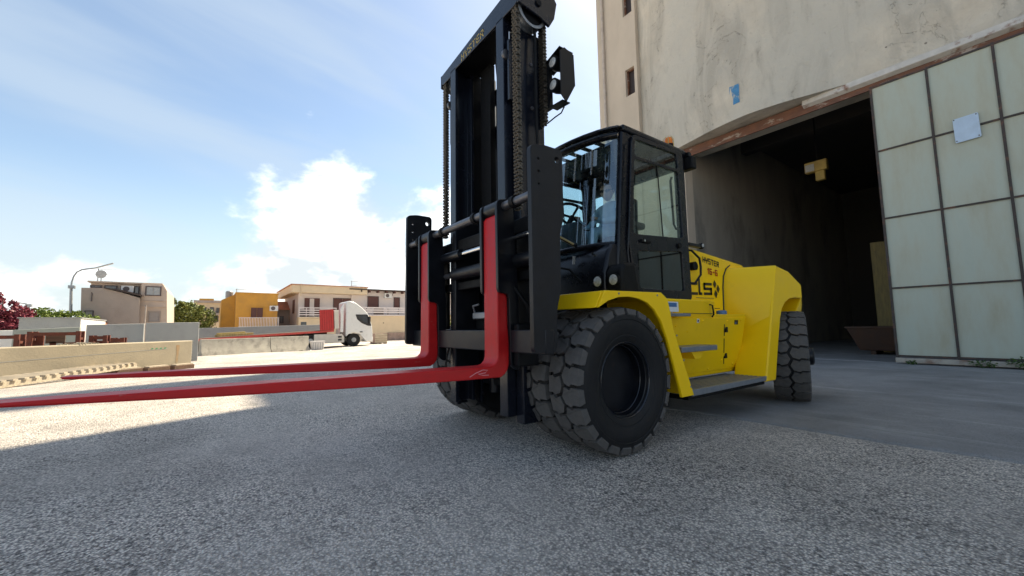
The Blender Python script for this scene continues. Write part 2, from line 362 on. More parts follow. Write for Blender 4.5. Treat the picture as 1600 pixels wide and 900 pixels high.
# ------------------------------------------------------------------ silo building
def plaster():
    m = bpy.data.materials.new('silo_plaster'); m.use_nodes = True; nt = m.node_tree; N = nt.nodes; L = nt.links; b = N['Principled BSDF']
    t = N.new('ShaderNodeTexCoord')
    def noise(sc, det=6, rough=.6, st=(1, 1, 1), dist=0, rot=(0, 0, 0)):
        mp = N.new('ShaderNodeMapping'); mp.inputs['Scale'].default_value = st; mp.inputs['Rotation'].default_value = rot; L.new(t.outputs['Object'], mp.inputs[0])
        n = N.new('ShaderNodeTexNoise'); n.inputs['Scale'].default_value = sc; n.inputs['Detail'].default_value = det; n.inputs['Roughness'].default_value = rough; n.inputs['Distortion'].default_value = dist; L.new(mp.outputs[0], n.inputs[0]); return n.outputs[0]
    def rng_(v, lo, hi, a=0, b_=1):
        r = N.new('ShaderNodeMapRange'); L.new(v, r.inputs[0]); r.inputs[1].default_value = lo; r.inputs[2].default_value = hi; r.inputs[3].default_value = a; r.inputs[4].default_value = b_; return r.outputs[0]
    def mix(f, c1, c2):
        x = N.new('ShaderNodeMixRGB'); 
        for i, v in enumerate((f, c1, c2)):
            if isinstance(v, tuple): x.inputs[i].default_value = (*v, 1)
            else: L.new(v, x.inputs[i])
        return x.outputs[0]
    def mul(a_, b_):
        x = N.new('ShaderNodeMath'); x.operation = 'MULTIPLY'
        for i, v in enumerate((a_, b_)):
            if isinstance(v, (int, float)): x.inputs[i].default_value = v
            else: L.new(v, x.inputs[i])
        return x.outputs[0]
    big = noise(.28, 4); mid = noise(1.3, 7, .62); streak = noise(1.1, 6, .6, (1, 1, .25), 1.2, (0, .5, 0)); fine = noise(9, 6, .65)
    c = mix(rng_(mid, .35, .66), (.52, .455, .36), (.68, .61, .49))
    c = mix(rng_(big, .34, .56, 0, .85), c, (.50, .48, .42))
    c = mix(rng_(streak, .50, .68, 0, .65), c, (.36, .335, .285))
    c = mix(rng_(fine, .60, .74, 0, .5), c, (.34, .31, .26))
    v = N.new('ShaderNodeTexVoronoi'); v.inputs['Scale'].default_value = 1.9; mpv = N.new('ShaderNodeMapping'); L.new(t.outputs['Object'], mpv.inputs[0]); L.new(mpv.outputs[0], v.inputs['Vector'])
    pits = mul(rng_(v.outputs['Distance'], .035, .06, 1, 0), rng_(mid, .45, .55))
    c = mix(pits, c, (.16, .14, .12))
    # hairline cracks: thin contour of a distorted noise, broken up
    cr = noise(.9, 5, .55, (1, 1, 1), 1.5)
    ab = N.new('ShaderNodeMath'); ab.operation = 'ABSOLUTE'; sb_ = N.new('ShaderNodeMath'); sb_.operation = 'SUBTRACT'; L.new(cr, sb_.inputs[0]); sb_.inputs[1].default_value = .5; L.new(sb_.outputs[0], ab.inputs[0])
    crack = mul(rng_(ab.outputs[0], .0, .004, 1, 0), rng_(streak, .54, .62))
    c = mix(mul(crack, .6), c, (.20, .18, .15))
    L.new(c, b.inputs['Base Color']); b.inputs['Roughness'].default_value = .92; b.inputs['Specular IOR Level'].default_value = .2
    ad = N.new('ShaderNodeMath'); ad.operation = 'ADD'; L.new(mul(noise(2.6, 7, .6, (1, 1, .6), .8), .8), ad.inputs[0]); L.new(mul(fine, .25), ad.inputs[1])
    s2 = N.new('ShaderNodeMath'); s2.operation = 'SUBTRACT'; L.new(ad.outputs[0], s2.inputs[0]); L.new(mul(crack, .3), s2.inputs[1])
    bp = N.new('ShaderNodeBump'); bp.inputs['Strength'].default_value = .8; bp.inputs['Distance'].default_value = .09; L.new(s2.outputs[0], bp.inputs['Height']); L.new(bp.outputs[0], b.inputs['Normal'])
    MATS['silo_plaster'] = m
plaster()
mat('tower_plaster', (.47, .40, .315), .9, .08, 1.2, bump=.3, bscale=9, col2=(.56, .48, .385), dirt=(.40, .34, .27), dscale=1.6, dlo=.55, dhi=.75, damt=.6, stretch=(1, 1, .4))
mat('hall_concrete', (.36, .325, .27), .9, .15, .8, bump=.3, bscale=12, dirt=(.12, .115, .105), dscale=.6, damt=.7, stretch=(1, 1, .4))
mat('rusty_steel', (.15, .065, .036), .75, .3, 4, bump=.3, bscale=50, dirt=(.36, .31, .26), dscale=2.2, dlo=.56, dhi=.62, damt=.85, stretch=(1, 1, 2))
mat('painted_rail', (.52, .50, .46), .7, .12, 5, bump=.2, bscale=30, dirt=(.20, .085, .045), dscale=2.6, dlo=.56, dhi=.66, damt=.9)
mat('hall_shade', (.055, .05, .044), .9, .2, .8, bump=.3, bscale=12)  # shade of the hall's depth put into the colour of ceiling and far walls
mat('dark_gap', (.02, .02, .02), .9)
mat('pvc_pipe', (.46, .40, .34), .6, .1, 5, dirt=(.3, .24, .2), dscale=3)
mat('blue_paint', (.06, .22, .42), .8, .15, 8, bump=.2, dirt=(.36, .38, .36), dscale=9, dlo=.52, dhi=.62, damt=.9)
silo = tag(empty('silo_building', (-11.25, 13.1, 0)), 'tall weathered concrete silo building with curved wall and an open hall entrance', 'building')
SB = Vector(silo.location)
def sb(name, mb, m, parent=None, **kw):
    mb.v = [(p[0] - SB.x, p[1] - SB.y, p[2] - SB.z) for p in mb.v]
    return mb.build(name, M[m], parent or silo, **kw)
# curved silo wall above the entrance
ctrl = [(-9.35, 13.32), (-8.4, 12.98), (-7.2, 12.70), (-6.2, 12.47), (-5.2, 12.36), (-4.3, 12.48), (-3.4, 12.74), (-2.6, 12.95), (-1.7, 13.06), (-.5, 13.1), (2, 13.1), (8, 13.1), (15, 13.1)]
def catmull(P, n):
    out = []
    for i in range(len(P) - 1):
        p0, p1, p2, p3 = [Vector(P[max(0, min(len(P) - 1, i + k))]) for k in (-1, 0, 1, 2)]
        for j in range(n):
            t = j / n; out.append(tuple(.5 * ((2 * p1) + (p2 - p0) * t + (2 * p0 - 5 * p1 + 4 * p2 - p3) * t * t + (3 * p1 - p0 - 3 * p2 + p3) * t ** 3)))
    return out + [P[-1]]
prof = catmull(ctrl, 6)
rows = []
rng = random.Random(5)
zz = [7.06, 7.12] + [7.5 + .55 * i for i in range(46)]
for z in zz: rows.append([(a, b + (rng.uniform(-.010, .010) if z > 7.1 else 0), z) for a, b in prof])
mb = MB().grid(rows)
back = [(a, 14.2, 7.06) for a, b in prof]; mb.grid([rows[0], back])
backt = [(a, 14.2, zz[-1]) for a, b in prof]; mb.grid([rows[-1], backt])
sb('silo_wall', mb, 'silo_plaster', smooth=60)
# stair tower on the left with slit windows
wins = [(-9.86, -9.43, 10.12, 11.24), (-9.86, -9.43, 13.55, 14.75), (-9.86, -9.43, 17.0, 18.2)]
sb('tower_wall', MB().holed([(-11.25, -.6), (-9.3, -.6), (-9.3, 33), (-11.25, 33)], [[(a, c), (b, c), (b, d), (a, d)] for a, b, c, d in wins], 'y', 13.1, 13.45), 'tower_plaster')
mat('window_dark', (.035, .022, .018), .5, .2, 8)
for a, b, c, d in wins[:2]:
    w = sb('window', MB().box(a, b, 13.30, 13.34, c, d), 'window_dark')
    sb('frame', MB().holed([(a, c), (b, c), (b, d), (a, d)], [[(a + .05, c + .05), (b - .05, c + .05), (b - .05, d - .05), (a + .05, d - .05)]], 'y', 13.22, 13.29), 'rusty_steel', w)
sb('side_wall', MB().box(-11.25, -10.9, 13.45, 31, -.6, 33), 'tower_plaster')
sb('rear_wall', MB().box(-10.9, 15, 30.6, 31, -.6, 33), 'hall_concrete')
sb('right_wall', MB().box(14.6, 15, 13.1, 30.6, -.6, 33), 'hall_concrete')
sb('roof', MB().box(-11.25, 15, 13.45, 31, 33.01, 33.4), 'hall_concrete')
# taller works behind, out of sight of the yard camera: only their shade reaches the yard
sb('rear_block', MB().box(-17.7, -11.26, 21, 25, -.6, 30.2), 'hall_concrete')
sb('rear_tower', MB().box(-21.7, -19.9, 26, 28, -.6, 46), 'hall_concrete')
# entrance: left jamb, hall shell
sb('jamb', MB().box(-9.3, -7.56, 13.12, 13.6, -.3, 7.055), 'tower_plaster')
sb('hall_wall', MB().box(-7.9, -7.56, 13.601, 30.5, -.2, 8.9), 'hall_concrete')
sb('hall_ceiling', MB().box(-7.559, 9, 13.9, 30.5, 8.6, 8.95), 'hall_shade')
sb('hall_rear_wall', MB().box(-7.559, 9, 30.2, 30.5, -.2, 8.599), 'hall_shade')
sb('hall_right_wall', MB().box(8.7, 9, 13.6, 30.2, -.2, 8.6), 'hall_shade')
sb('front_wall', MB().box(1.6, 14.6, 13.35, 13.7, -.3, 7.05), 'tower_plaster')
sb('ceiling_beam', MB().box(-7.559, 8.7, 17.5, 17.9, 8.0, 8.599), 'hall_shade')
# steel door rail under the silo wall
l = sb('lintel', MB().box(-7.6, 8, 12.98, 13.12, 6.78, 7.02), 'rusty_steel', bevel=.008)
sb('rail_cover', MB().hexa([(-3.9, 12.86, 6.93), (8, 12.86, 6.93), (8, 12.975, 6.86), (-3.9, 12.975, 6.86)], [(-3.9, 12.88, 7.08), (8, 12.88, 7.08), (8, 12.975, 7.05), (-3.9, 12.975, 7.05)]), 'painted_rail', bevel=.01)
sb('rail_channel', MB().box(-7.2, 8, 12.93, 12.976, 6.70, 6.80), 'rusty_steel')
# down pipe with sockets
p = sb('drain_pipe', MB().tube([(-10.88, 13.02, -.3), (-10.88, 13.02, 32)], .055, 12), 'pvc_pipe', smooth=40)
for i in range(16): sb('pipe_clip', MB().lathe([(.055, -.06), (.068, -.06), (.068, .06), (.055, .06)], (-10.88, 13.02, 1.5 + i * 1.85), 'z', 12), 'pvc_pipe', p, smooth=40)
sb('paint_patch', MB().add([(-5.58, 12.375, 7.52), (-5.28, 12.355, 7.52), (-5.27, 12.355, 8.10), (-5.56, 12.375, 8.12)], [(0, 1, 2, 3)]), 'blue_paint')
# threshold strip
mat('threshold_concrete', (.42, .42, .41), .85, .2, 6, dirt=(.15, .15, .15), dscale=4)
sb('threshold', MB().box(-7.3, 8.7, 13.04, 13.12, .0, .024), 'threshold_concrete')
# things inside the hall
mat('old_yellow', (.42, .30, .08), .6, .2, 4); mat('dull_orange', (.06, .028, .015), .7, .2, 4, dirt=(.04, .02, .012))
lampb = tag(empty('floodlight', (-4.75, 16.6, 6.15)), 'yellowish floodlight hanging inside the dark hall entrance', 'floodlight')
MB().box(-.34, .30, -.1, .12, .0, .36).build('housing', M['old_yellow'], lampb, bevel=.02)
MB().box(-.31, -.05, -.125, -.104, .03, .27).build('lens', M['lamp_lens'], lampb)
MB().box(-.05, .22, -.08, .08, -.34, -.004).build('ballast_box', M['old_yellow'], lampb, bevel=.02)
MB().tube([(0, .05, .36), (0, .05, 2.45)], .02, 8).build('hanger', M['black_matte'], lampb)
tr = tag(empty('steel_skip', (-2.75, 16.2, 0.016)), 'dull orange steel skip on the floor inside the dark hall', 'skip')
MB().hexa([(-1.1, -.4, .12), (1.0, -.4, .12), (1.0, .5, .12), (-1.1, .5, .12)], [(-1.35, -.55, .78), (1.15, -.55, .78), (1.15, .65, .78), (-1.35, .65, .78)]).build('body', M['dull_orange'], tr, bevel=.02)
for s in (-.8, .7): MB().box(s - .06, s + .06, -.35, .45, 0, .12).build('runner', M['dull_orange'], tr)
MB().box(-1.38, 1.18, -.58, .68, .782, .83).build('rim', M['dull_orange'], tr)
pp = tag(empty('leaning_board', (-3.35, 17.3, .016)), 'tall pale wooden board standing inside the hall near the sliding door', 'board')
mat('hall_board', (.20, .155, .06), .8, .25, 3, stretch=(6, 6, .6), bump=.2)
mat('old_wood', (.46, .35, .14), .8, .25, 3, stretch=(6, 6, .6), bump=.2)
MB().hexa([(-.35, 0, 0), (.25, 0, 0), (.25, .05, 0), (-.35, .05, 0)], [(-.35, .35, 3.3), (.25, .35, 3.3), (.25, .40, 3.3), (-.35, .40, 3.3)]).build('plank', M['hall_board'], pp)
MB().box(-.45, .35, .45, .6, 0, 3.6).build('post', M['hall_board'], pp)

# ------------------------------------------------------------------ sliding door
mat('door_sheet', (.40, .44, .37), .40, .06, 1.3, col2=(.48, .52, .44), bump=.05, bscale=5, dirt=(.35, .32, .22), dscale=1.3, dlo=.42, dhi=.70, damt=.75, stretch=(1.6, 1, .4), spec=.4)
mat('door_bar', (.045, .036, .032), .7, .3, 7, bump=.25, bscale=60, dirt=(.2, .08, .04), dscale=4, damt=.8)
mat('door_foot', (.36, .33, .28), .8, .15, 4, dirt=(.16, .07, .04), dscale=3)
door = tag(empty('sliding_door', (-2.45, 12.8, 0)), 'tall sliding door of pale green sheets in a rusty steel grid at the hall entrance', 'door')
colx = [0, .97, 1.95, 2.93, 3.91, 4.89, 5.87, 6.85, 7.83]; rowz = [.20, 1.76, 3.42, 5.07, 6.68]
random.seed(11)
for i in range(8):
    for j in range(4):
        dy = random.uniform(-.006, .006)
        MB().hexa([(colx[i] + .018, .02 + dy, rowz[j] + .015), (colx[i + 1] - .018, .02 + random.uniform(-.006, .006), rowz[j] + .015), (colx[i + 1] - .018, .032, rowz[j] + .015), (colx[i] + .018, .032, rowz[j] + .015)],
                  [(colx[i] + .018, .02, rowz[j + 1] - .015), (colx[i + 1] - .018, .02 - dy, rowz[j + 1] - .015), (colx[i + 1] - .018, .032, rowz[j + 1] - .015), (colx[i] + .018, .032, rowz[j + 1] - .015)]).build('panel', M['door_sheet'], door)
for xx in colx: MB().box(xx - .022, xx + .022, -.012, .05, .16, 6.71).build('upright', M['door_bar'], door)
for zz_ in rowz:
    for i in range(8): MB().box(colx[i] + .0225, colx[i + 1] - .0225, -.008, .05, zz_ - .019, zz_ + .019).build('crossbar', M['door_bar'], door)
MB().box(-.03, 7.86, -.05, .07, .05, .158).build('bottom_rail', M['door_foot'], door, bevel=.01)
pl = MB().prism(rpoly([(1.29, 4.78), (1.66, 4.80), (1.65, 5.33), (1.28, 5.31)], .03), 'y', -.035, -.016).build('plaque', M['sticker_white'], door)
pl['label'] = 'pale blue white metal plate fixed over a crossbar'
mat('plaque_blue', (.46, .58, .72), .4, .08, 6); pl.data.materials[0] = M['plaque_blue']
for a, b in ((1.31, 4.82), (1.63, 4.83), (1.62, 5.30), (1.30, 5.29)): MB().lathe([(.012, -.006), (.012, .0)], (a, -.036, b), 'y', 8).build('bolt', M['door_bar'], pl)
# weeds at the foot of the door
mat('weed_leaf', (.05, .095, .02), .7, .4, 20)
def leaves(mb, c, r, n, size, rng, squash=1.0, up=.3):
    for _ in range(n):
        while True:
            p = Vector((rng.uniform(-1, 1), rng.uniform(-1, 1), rng.uniform(-1, 1)))
            if .25 < p.length < 1: break
        p = Vector((p.x * r[0], p.y * r[1], p.z * r[2])) + Vector(c)
        d = Vector((rng.gauss(0, 1), rng.gauss(0, 1), rng.gauss(0, 1) + up)).normalized(); s_ = size * rng.uniform(.6, 1.35)
        a = d.orthogonal().normalized(); a = Matrix.Rotation(rng.uniform(0, 6.28), 3, d) @ a; b = d.cross(a)
        mb.add([p - a * s_, p - b * s_ * .45, p + a * s_, p + b * s_ * .45], [(0, 1, 2, 3)])
rng = random.Random(21)
for k, (wx, wn_, wr) in enumerate(((-1.15, 60, .16), (-.55, 110, .24), (-2.2, 25, .09))):
    w = tag(empty('weed', (wx, 12.7, .016)), ['small green weed under the middle of the sliding door', 'largest green weed at the foot of the sliding door', 'tiny weed tuft near the free edge of the sliding door'][k], 'weed', 'weeds at the foot of the door')
    mb = MB(); leaves(mb, (0, 0, wr * .55), (wr * 1.3, wr * .5, wr * .55), wn_, .035, rng)
    mb.build('foliage', M['weed_leaf'], w)
    ms = MB()
    for q in range(5): ms.tube([(0, 0, -.01), (rng.uniform(-wr, wr), rng.uniform(-.05, .05), wr * .7)], .004, 5)
    ms.build('stem', M['weed_leaf'], w)
# ------------------------------------------------------------------ lettering
GL = {'H': [[(0,0),(0,1)],[(.7,0),(.7,1)],[(0,.5),(.7,.5)]], 'Y': [[(0,1),(0,.5),(.7,.5)],[(.7,1),(.7,.5)],[(.35,.5),(.35,0)]],
      'S': [[(.7,1),(0,1),(0,.5),(.7,.5),(.7,0),(0,0)]], 'T': [[(0,1),(.7,1)],[(.35,1),(.35,0)]], 'E': [[(.7,1),(0,1),(0,0),(.7,0)],[(0,.5),(.6,.5)]],
      'R': [[(0,0),(0,1),(.7,1),(.7,.5),(0,.5)],[(.35,.5),(.7,0)]], '1': [[(.1,.8),(.35,1),(.35,0)]], '6': [[(.65,1),(0,1),(0,0),(.65,0),(.65,.5),(0,.5)]],
      '-': [[(.1,.5),(.6,.5)]], 'c': [[(.8,.75),(0,.75),(0,0),(.8,0)]], 'l': [[(0,1.15),(0,0),(.2,0)]], 's': [[(.8,.75),(0,.75),(0,.38),(.8,.38),(.8,0),(0,0)]]}
def lettering(name, txt, o, u, v, h, thick, m, parent, gap=.3, adv=None):
    o, u, v = Vector(o), Vector(u), Vector(v); n = u.cross(v); mb = MB(); x = 0; t = thick / 2
    for ch in txt:
        for pl_ in GL.get(ch, []):
            for (a, b), (c, d) in zip(pl_[:-1], pl_[1:]):
                p = Vector((a + x, b)); q = Vector((c + x, d)); dd = (q - p).normalized() * t; e = Vector((-dd.y, dd.x))
                c4 = [p - dd - e, q + dd - e, q + dd + e, p - dd + e]
                mb.add([o + u * (w.x * h) + v * (w.y * h) for w in c4] , [(0, 1, 2, 3)])
        x += {'1': .5, 'l': .3, 'c': .8, 's': .8}.get(ch, .7) + gap
    return mb.build(name, M[m], parent)

# ------------------------------------------------------------------ forklift (own axes: x to its left, y backwards, z up)
fl = tag(empty('forklift', (-3.245, 2.65, 0)), 'large yellow and black heavy forklift truck with long red forks and dual front tyres', 'forklift')
def mirror(mb):
    r = MB(); r.v = [(-p[0], p[1], p[2]) for p in mb.v]; r.f = list(mb.f); return r

# --- wheels
R0 = .572; NB = 24
def tyre_mesh(w):
    k = w / .33
    prof = [(.285, -.12), (.30, -.135), (.36, -.155), (.43, -.165), (.50, -.160), (.525, -.15), (.540, -.13), (.540, .13), (.525, .15), (.50, .160), (.475, .166), (.470, .160), (.45, .1635), (.43, .165), (.36, .155), (.352, .150), (.345, .152), (.30, .135), (.285, .12)]
    return MB().lathe([(r, t * k) for r, t in prof], (0, 0, 0), 'x', 72, closed=True)
def block_mesh(side, w):
    """one tread lug, between two lateral grooves; side +-1; v along the tread in units of one pitch"""
    k = w / .33; pitch = 2 * math.pi / NB; hw = .158 * k; mb = MB()
    pol = [(.10, .05), (-.06, .5), (.10, .95), (.43, .83), (.60, .95), (.97, .90), (.97, .0), (.60, .045), (.43, -.07)]
    g = .045
    cx = sum(p[0] for p in pol) / len(pol); cy = sum(p[1] for p in pol) / len(pol)
    pol = [(p[0] + (g if p[0] < cx else -.0) * 1.3, p[1] + (.042 if p[1] < cy else -.042)) for p in pol]
    def P(u, v, r):
        a = (v + (.5 if side < 0 else 0)) * pitch
        return (side * u * hw, r * math.sin(a), r * math.cos(a))
    n = len(pol)
    rt = [R0 - (.012 if p[0] > .9 else .0) for p in pol]
    mb.add([P(p[0], p[1], r) for p, r in zip(pol, rt)] + [P(p[0] * 1.0, p[1], .530) for p in pol],
           [tuple(range(n))] + [(i, (i + 1) % n, n + (i + 1) % n, n + i) for i in range(n)])
    # shoulder lug
    a = [P(.968, .04, R0 - .013), P(.968, .86, R0 - .013), P(1.045, .80, .515), P(1.045, .10, .515)]
    b = [P(.90, .04, .53), P(.90, .86, .53), P(.93, .80, .49), P(.93, .10, .49)]
    mb.hexa(b, a)
    return mb
TY = {}
def wheel(loc, w, outer, rz=0, hub='deep', blocks=True, label=None):
    if (w, 'm') not in TY:
        TY[(w, 'm')] = tyre_mesh(w).mesh('tyre', 30)
        for s in (1, -1):
            me = block_mesh(s, w).mesh('tread_block'); TY[(w, s)] = me
    r = MB(); k = w / .33 * outer
    if hub == 'deep':
        prof = [(.288, .125), (.300, .128), (.300, .118), (.278, .105), (.268, .04), (.262, -.06), (.255, -.145), (.18, -.15), (.0, -.15)]
    else:
        prof = [(.288, .125), (.300, .128), (.300, .118), (.278, .105), (.265, .06), (.24, .05), (.20, .09), (.17, .10), (.0, .10)]
    r.lathe([(a, b * k) for a, b in prof], (0, 0, 0), 'x', 40, cap=False)
    r.lathe([(a, -b * k) for a, b in [(.288, .125), (.300, .128), (.300, .118), (.278, .105), (.268, .0), (.0, 0)]], (0, 0, 0), 'x', 40, cap=False)
    wo = r.build('wheel', M['black_paint'], fl, smooth=35); wo.location = loc; wo.rotation_euler = (0, 0, rz)
    if label: wo['label'] = label
    t = obj('tyre', TY[(w, 'm')], M['rubber'], wo)
    h = MB()
    if hub == 'deep':
        h.lathe([(.12, -.14), (.12, -.09), (.09, -.07), (.0, -.07)], (0, 0, 0), 'x', 24)
        for i in range(10):
            a = i * math.pi / 5; h.lathe([(.014, -.15), (.014, -.125), (0, -.125)], (0, .215 * math.cos(a), .215 * math.sin(a)), 'x', 6)
    else:
        h.lathe([(.165, .10), (.165, .15), (.15, .16), (.115, .165), (.11, .235), (.09, .25), (.0, .25)], (0, 0, 0), 'x', 28)
        for i in range(10):
            a = i * math.pi / 5; h.lathe([(.016, .16), (.016, .19), (0, .19)], (0, .138 * math.cos(a), .138 * math.sin(a)), 'x', 6)
        for i in range(8):
            a = i * math.pi / 4; h.lathe([(.020, .06), (.020, .10), (0, .10)], (0, .222 * math.cos(a), .222 * math.sin(a)), 'x', 6)
    if outer < 0: h = mirror(h)
    if hub == 'deep':
        for rr, xx, tt in ((.294, .128, .009), (.266, .06, .006), (.258, -.06, .006)):
            MB().tube([(xx * k, rr * math.cos(2 * math.pi * q / 48), rr * math.sin(2 * math.pi * q / 48)) for q in range(48)], tt, 6, closed=True).build('lock_ring', M['mast_paint'], wo, smooth=60)
    h.build('hub', M['black_paint'], wo, smooth=35)
    if blocks:
        for i in range(NB):
            for s in (1, -1):
                b = obj('tread_block', TY[(w, s)], M['tread_rubber'], wo); b.rotation_euler = (i * 2 * math.pi / NB, 0, 0)
    return wo
for s in (1, -1):
    wheel((s * 1.008, 0, R0), .33, s, hub='deep')
    wheel((s * .655, 0, R0), .33, s, hub='deep')
    wheel((s * 1.05, 3.42, R0), .38, s, rz=math.radians(19.5), hub='out', label='rear wheel turned in a steering lock')

# --- chassis, axles
MB().tube([(-.5, 0, R0), (.5, 0, R0)], .17, 20).build('drive_axle', M['black_matte'], fl, smooth=40)
MB().box(-.42, .42, -.35, 3.1, .42, 1.15).build('chassis', M['black_matte'], fl, bevel=.02)
MB().box(-.85, .85, 3.3, 3.55, .42, .72).build('steer_axle', M['black_matte'], fl, bevel=.03)
for s in (1, -1):
    MB().box(s * .43, s * .62, .62, 2.2, .40, 1.2).build('frame_rail', M['black_matte'], fl, bevel=.01)

# --- fenders over the dual tyres
fo = [(-.26, 1.262), (.46, 1.272), (.55, 1.22), (.585, 1.11), (.615, .96), (.89, .36)]
fi = [(-.335, 1.13), (-.22, 1.185), (-.10, 1.215), (.03, 1.222), (.15, 1.21), (.26, 1.18), (.35, 1.125), (.44, 1.03), (.52, .87), (.59, .68), (.645, .52), (.70, .36)]
for s in (1, -1):
    mb = MB()
    mb.prism(fo + fi[::-1], 'x', s * 1.150, s * 1.178)                 # outer flange
    th = .014
    inn = [(-.27, 1.248), (.455, 1.258), (.538, 1.21), (.572, 1.105), (.60, .955), (.875, .355)]
    for (a, b), (c, d), (e, f_), (g, h_) in zip(fo[:-1], fo[1:], inn[:-1], inn[1:]):
        mb.hexa([(s * .50, e, f_), (s * 1.150, e, f_), (s * 1.150, g, h_), (s * .50, g, h_)], [(s * .50, a, b), (s * 1.150, a, b), (s * 1.150, c, d), (s * .50, c, d)])
    mb.hexa([(s * .50, -.318, 1.13), (s * 1.150, -.318, 1.13), (s * 1.150, -.25, 1.26), (s * .50, -.25, 1.26)], [(s * .50, -.338, 1.132), (s * 1.150, -.338, 1.132), (s * 1.150, -.264, 1.262), (s * .50, -.264, 1.262)])
    mb.build('fender', M['yellow_paint'], fl, bevel=.005)

# --- side tanks with steps (left side is the one in view)
for s in (1, -1):
    def sl(mb):
        mb.v = [(p[0] - s * max(0, 1.10 - p[2]) * .33, p[1] + max(0, 1.10 - p[2]) * .5 * min(1, max(0, (p[1] - .95) / .6)), p[2]) for p in mb.v]; return mb
    tk = sl(MB().prism([(.80, .42), (.62, 1.0), (.62, 1.245), (1.72, 1.245), (1.72, 1.10), (2.42, 1.10), (2.29, .42)], 'x', s * .50, s * .985)).build('side_tank', M['yellow_paint'], fl, bevel=.012)
    sl(MB().prism([(.98, .47), (.90, 1.06), (2.33, 1.06), (2.22, .47)], 'x', s * .986, s * .996)).build('cover_panel', M['yellow_paint'], tk, bevel=.004)
    for a, b in ((.86, 1.0), (.66, .84), (.53, .63)): sl(MB().box(s * .997, s * .999, 1.885, 1.90, a, b - .01)).build('slot', M['print_black'], tk)
    sl(MB().box(s * .997, s * 1.0, 2.12, 2.20, .985, 1.035)).build('sticker', M['print_black'], tk)
    sl(MB().box(s * 1.0, s * 1.002, 2.125, 2.16, .992, 1.012)).build('sticker', M['sticker_blue'], tk)
    MB().box(s * .986, s * .988, .80, 1.02, 1.118, 1.215).build('data_plate', M['sticker_white'], tk)
    MB().box(s * .988, s * .990, .81, .99, 1.165, 1.205).build('sticker', M['sticker_blue'], tk)
    sl(MB().box(s * .998, s * 1.0, 1.34, 1.38, 1.01, 1.05)).build('sticker', M['sticker_white'], tk)
    sl(MB().box(s * 1.0, s * 1.002, 1.352, 1.368, 1.02, 1.04)).build('sticker', M['print_black'], tk)
    cap = MB().lathe([(.055, .0), (.055, .035), (.04, .045), (.0, .045)], (s * .90, 2.02, 1.102), 'z', 20).build('filler_cap', M['sticker_blue'], tk, smooth=40)
    MB().box(s * .985, s * 1.09, .70, 1.06, 1.072, 1.10).build('step', M['grating'], fl, bevel=.004)
    # folding middle step
    st = MB().box(s * .86, s * 1.10, .86, 1.50, .735, .785).build('step', M['grating'], fl, bevel=.006)
    MB().prism([(1.10, .73), (1.32, .73), (1.26, .66), (1.16, .66)], 'x', s * .85, s * 1.05).build('bracket', M['yellow_paint'], st)
    # bottom step: frame with grating bars
    sp = MB().prism([(.90, .345), (.905, .402), (2.54, .402), (2.54, .352)], 'x', s * 1.135, s * 1.160).build('step', M['grating'], fl, bevel=.004)
    for i in range(9):
        xx = .70 + i * .049
        MB().box(s * xx, s * (xx + .028), .94, 2.40, .37, .398).build('grating_bar', M['grating'], sp)
    for yy in (.92, 1.4, 1.9, 2.38): MB().box(s * .68, s * 1.134, yy, yy + .02, .345, .368).build('cross_bar', M['grating'], sp)
    MB().box(s * .62, s * 1.10, .92, 2.5, .30, .342).build('step_base', M['black_matte'], sp)

# fastenings on the yellow bodywork
for s in (1, -1):
    for yy, zz_ in ((1.02, .52), (1.0, .98), (1.45, 1.03), (1.95, 1.03), (2.27, 1.03), (2.1, .52), (1.55, .50), (1.20, .92), (1.84, .58)):
        MB().lathe([(.011, .0), (.011, s * .005), (.006, s * .008), (0, s * .008)], (s * (.996 - max(0, 1.10 - zz_) * .33), yy + max(0, 1.10 - zz_) * .5 * min(1, max(0, (yy - .95) / .6)), zz_), 'x', 8).build('bolt', M['yellow_paint'], fl)
    for yy, zz_ in ((.60, 1.10), (.66, .90), (.75, .68), (.84, .44), (.40, 1.245), (-.10, 1.243)):
        MB().lathe([(.009, .0), (.009, .004), (0, .006)], (s * 1.178, yy, zz_), 'x', 8).build('bolt', M['steel_grey'], fl)
    hg = MB().box(s * .815, s * .85, 2.14, 2.19, .60, .66).build('hinge', M['black_matte'], fl)
    hg = MB().box(s * .92, s * .950, 1.99, 2.04, .90, .96).build('hinge', M['black_matte'], fl)
    MB().box(s * .986, s * .989, 1.10, 1.69, 1.102, 1.107).build('seam', M['print_black'], fl)
    MB().tube([(s * .99, 1.60, 1.20), (s * 1.02, 1.60, 1.19), (s * 1.02, 1.62, 1.10), (s * .99, 1.64, 1.07)], .008, 6).build('drain_hose', M['black_matte'], fl)
# --- hood behind the cab
hd = MB().prism([(1.72, 1.10), (1.72, 1.885), (1.86, 1.875), (3.1, 1.775), (3.1, 1.10)], 'x', -.695, .695).build('hood', M['yellow_paint'], fl, bevel=.03, seg=3)
for s in (1, -1):
    MB().box(s * .6955, s * .697, 1.74, 2.40, 1.178, 1.186).build('seam', M['print_black'], hd)
    MB().box(s * .6955, s * .697, 1.80, 2.02, 1.215, 1.245).build('sticker', M['print_black'], hd)
    gh = MB().tube([(s * .70, 1.70, 1.84), (s * .755, 1.72, 1.83), (s * .765, 1.86, 1.75), (s * .765, 1.88, 1.66), (s * .765, 1.87, 1.56), (s * .755, 1.76, 1.46), (s * .70, 1.70, 1.45)], .013, 8).build('grab_handle', M['black_paint'], fl, smooth=40)
lettering('lettering', 'HYSTER', (.7005, 2.055, 1.735), (0, 1, -.10), (0, 0, 1), .058, .22, 'print_black', hd, gap=.42)
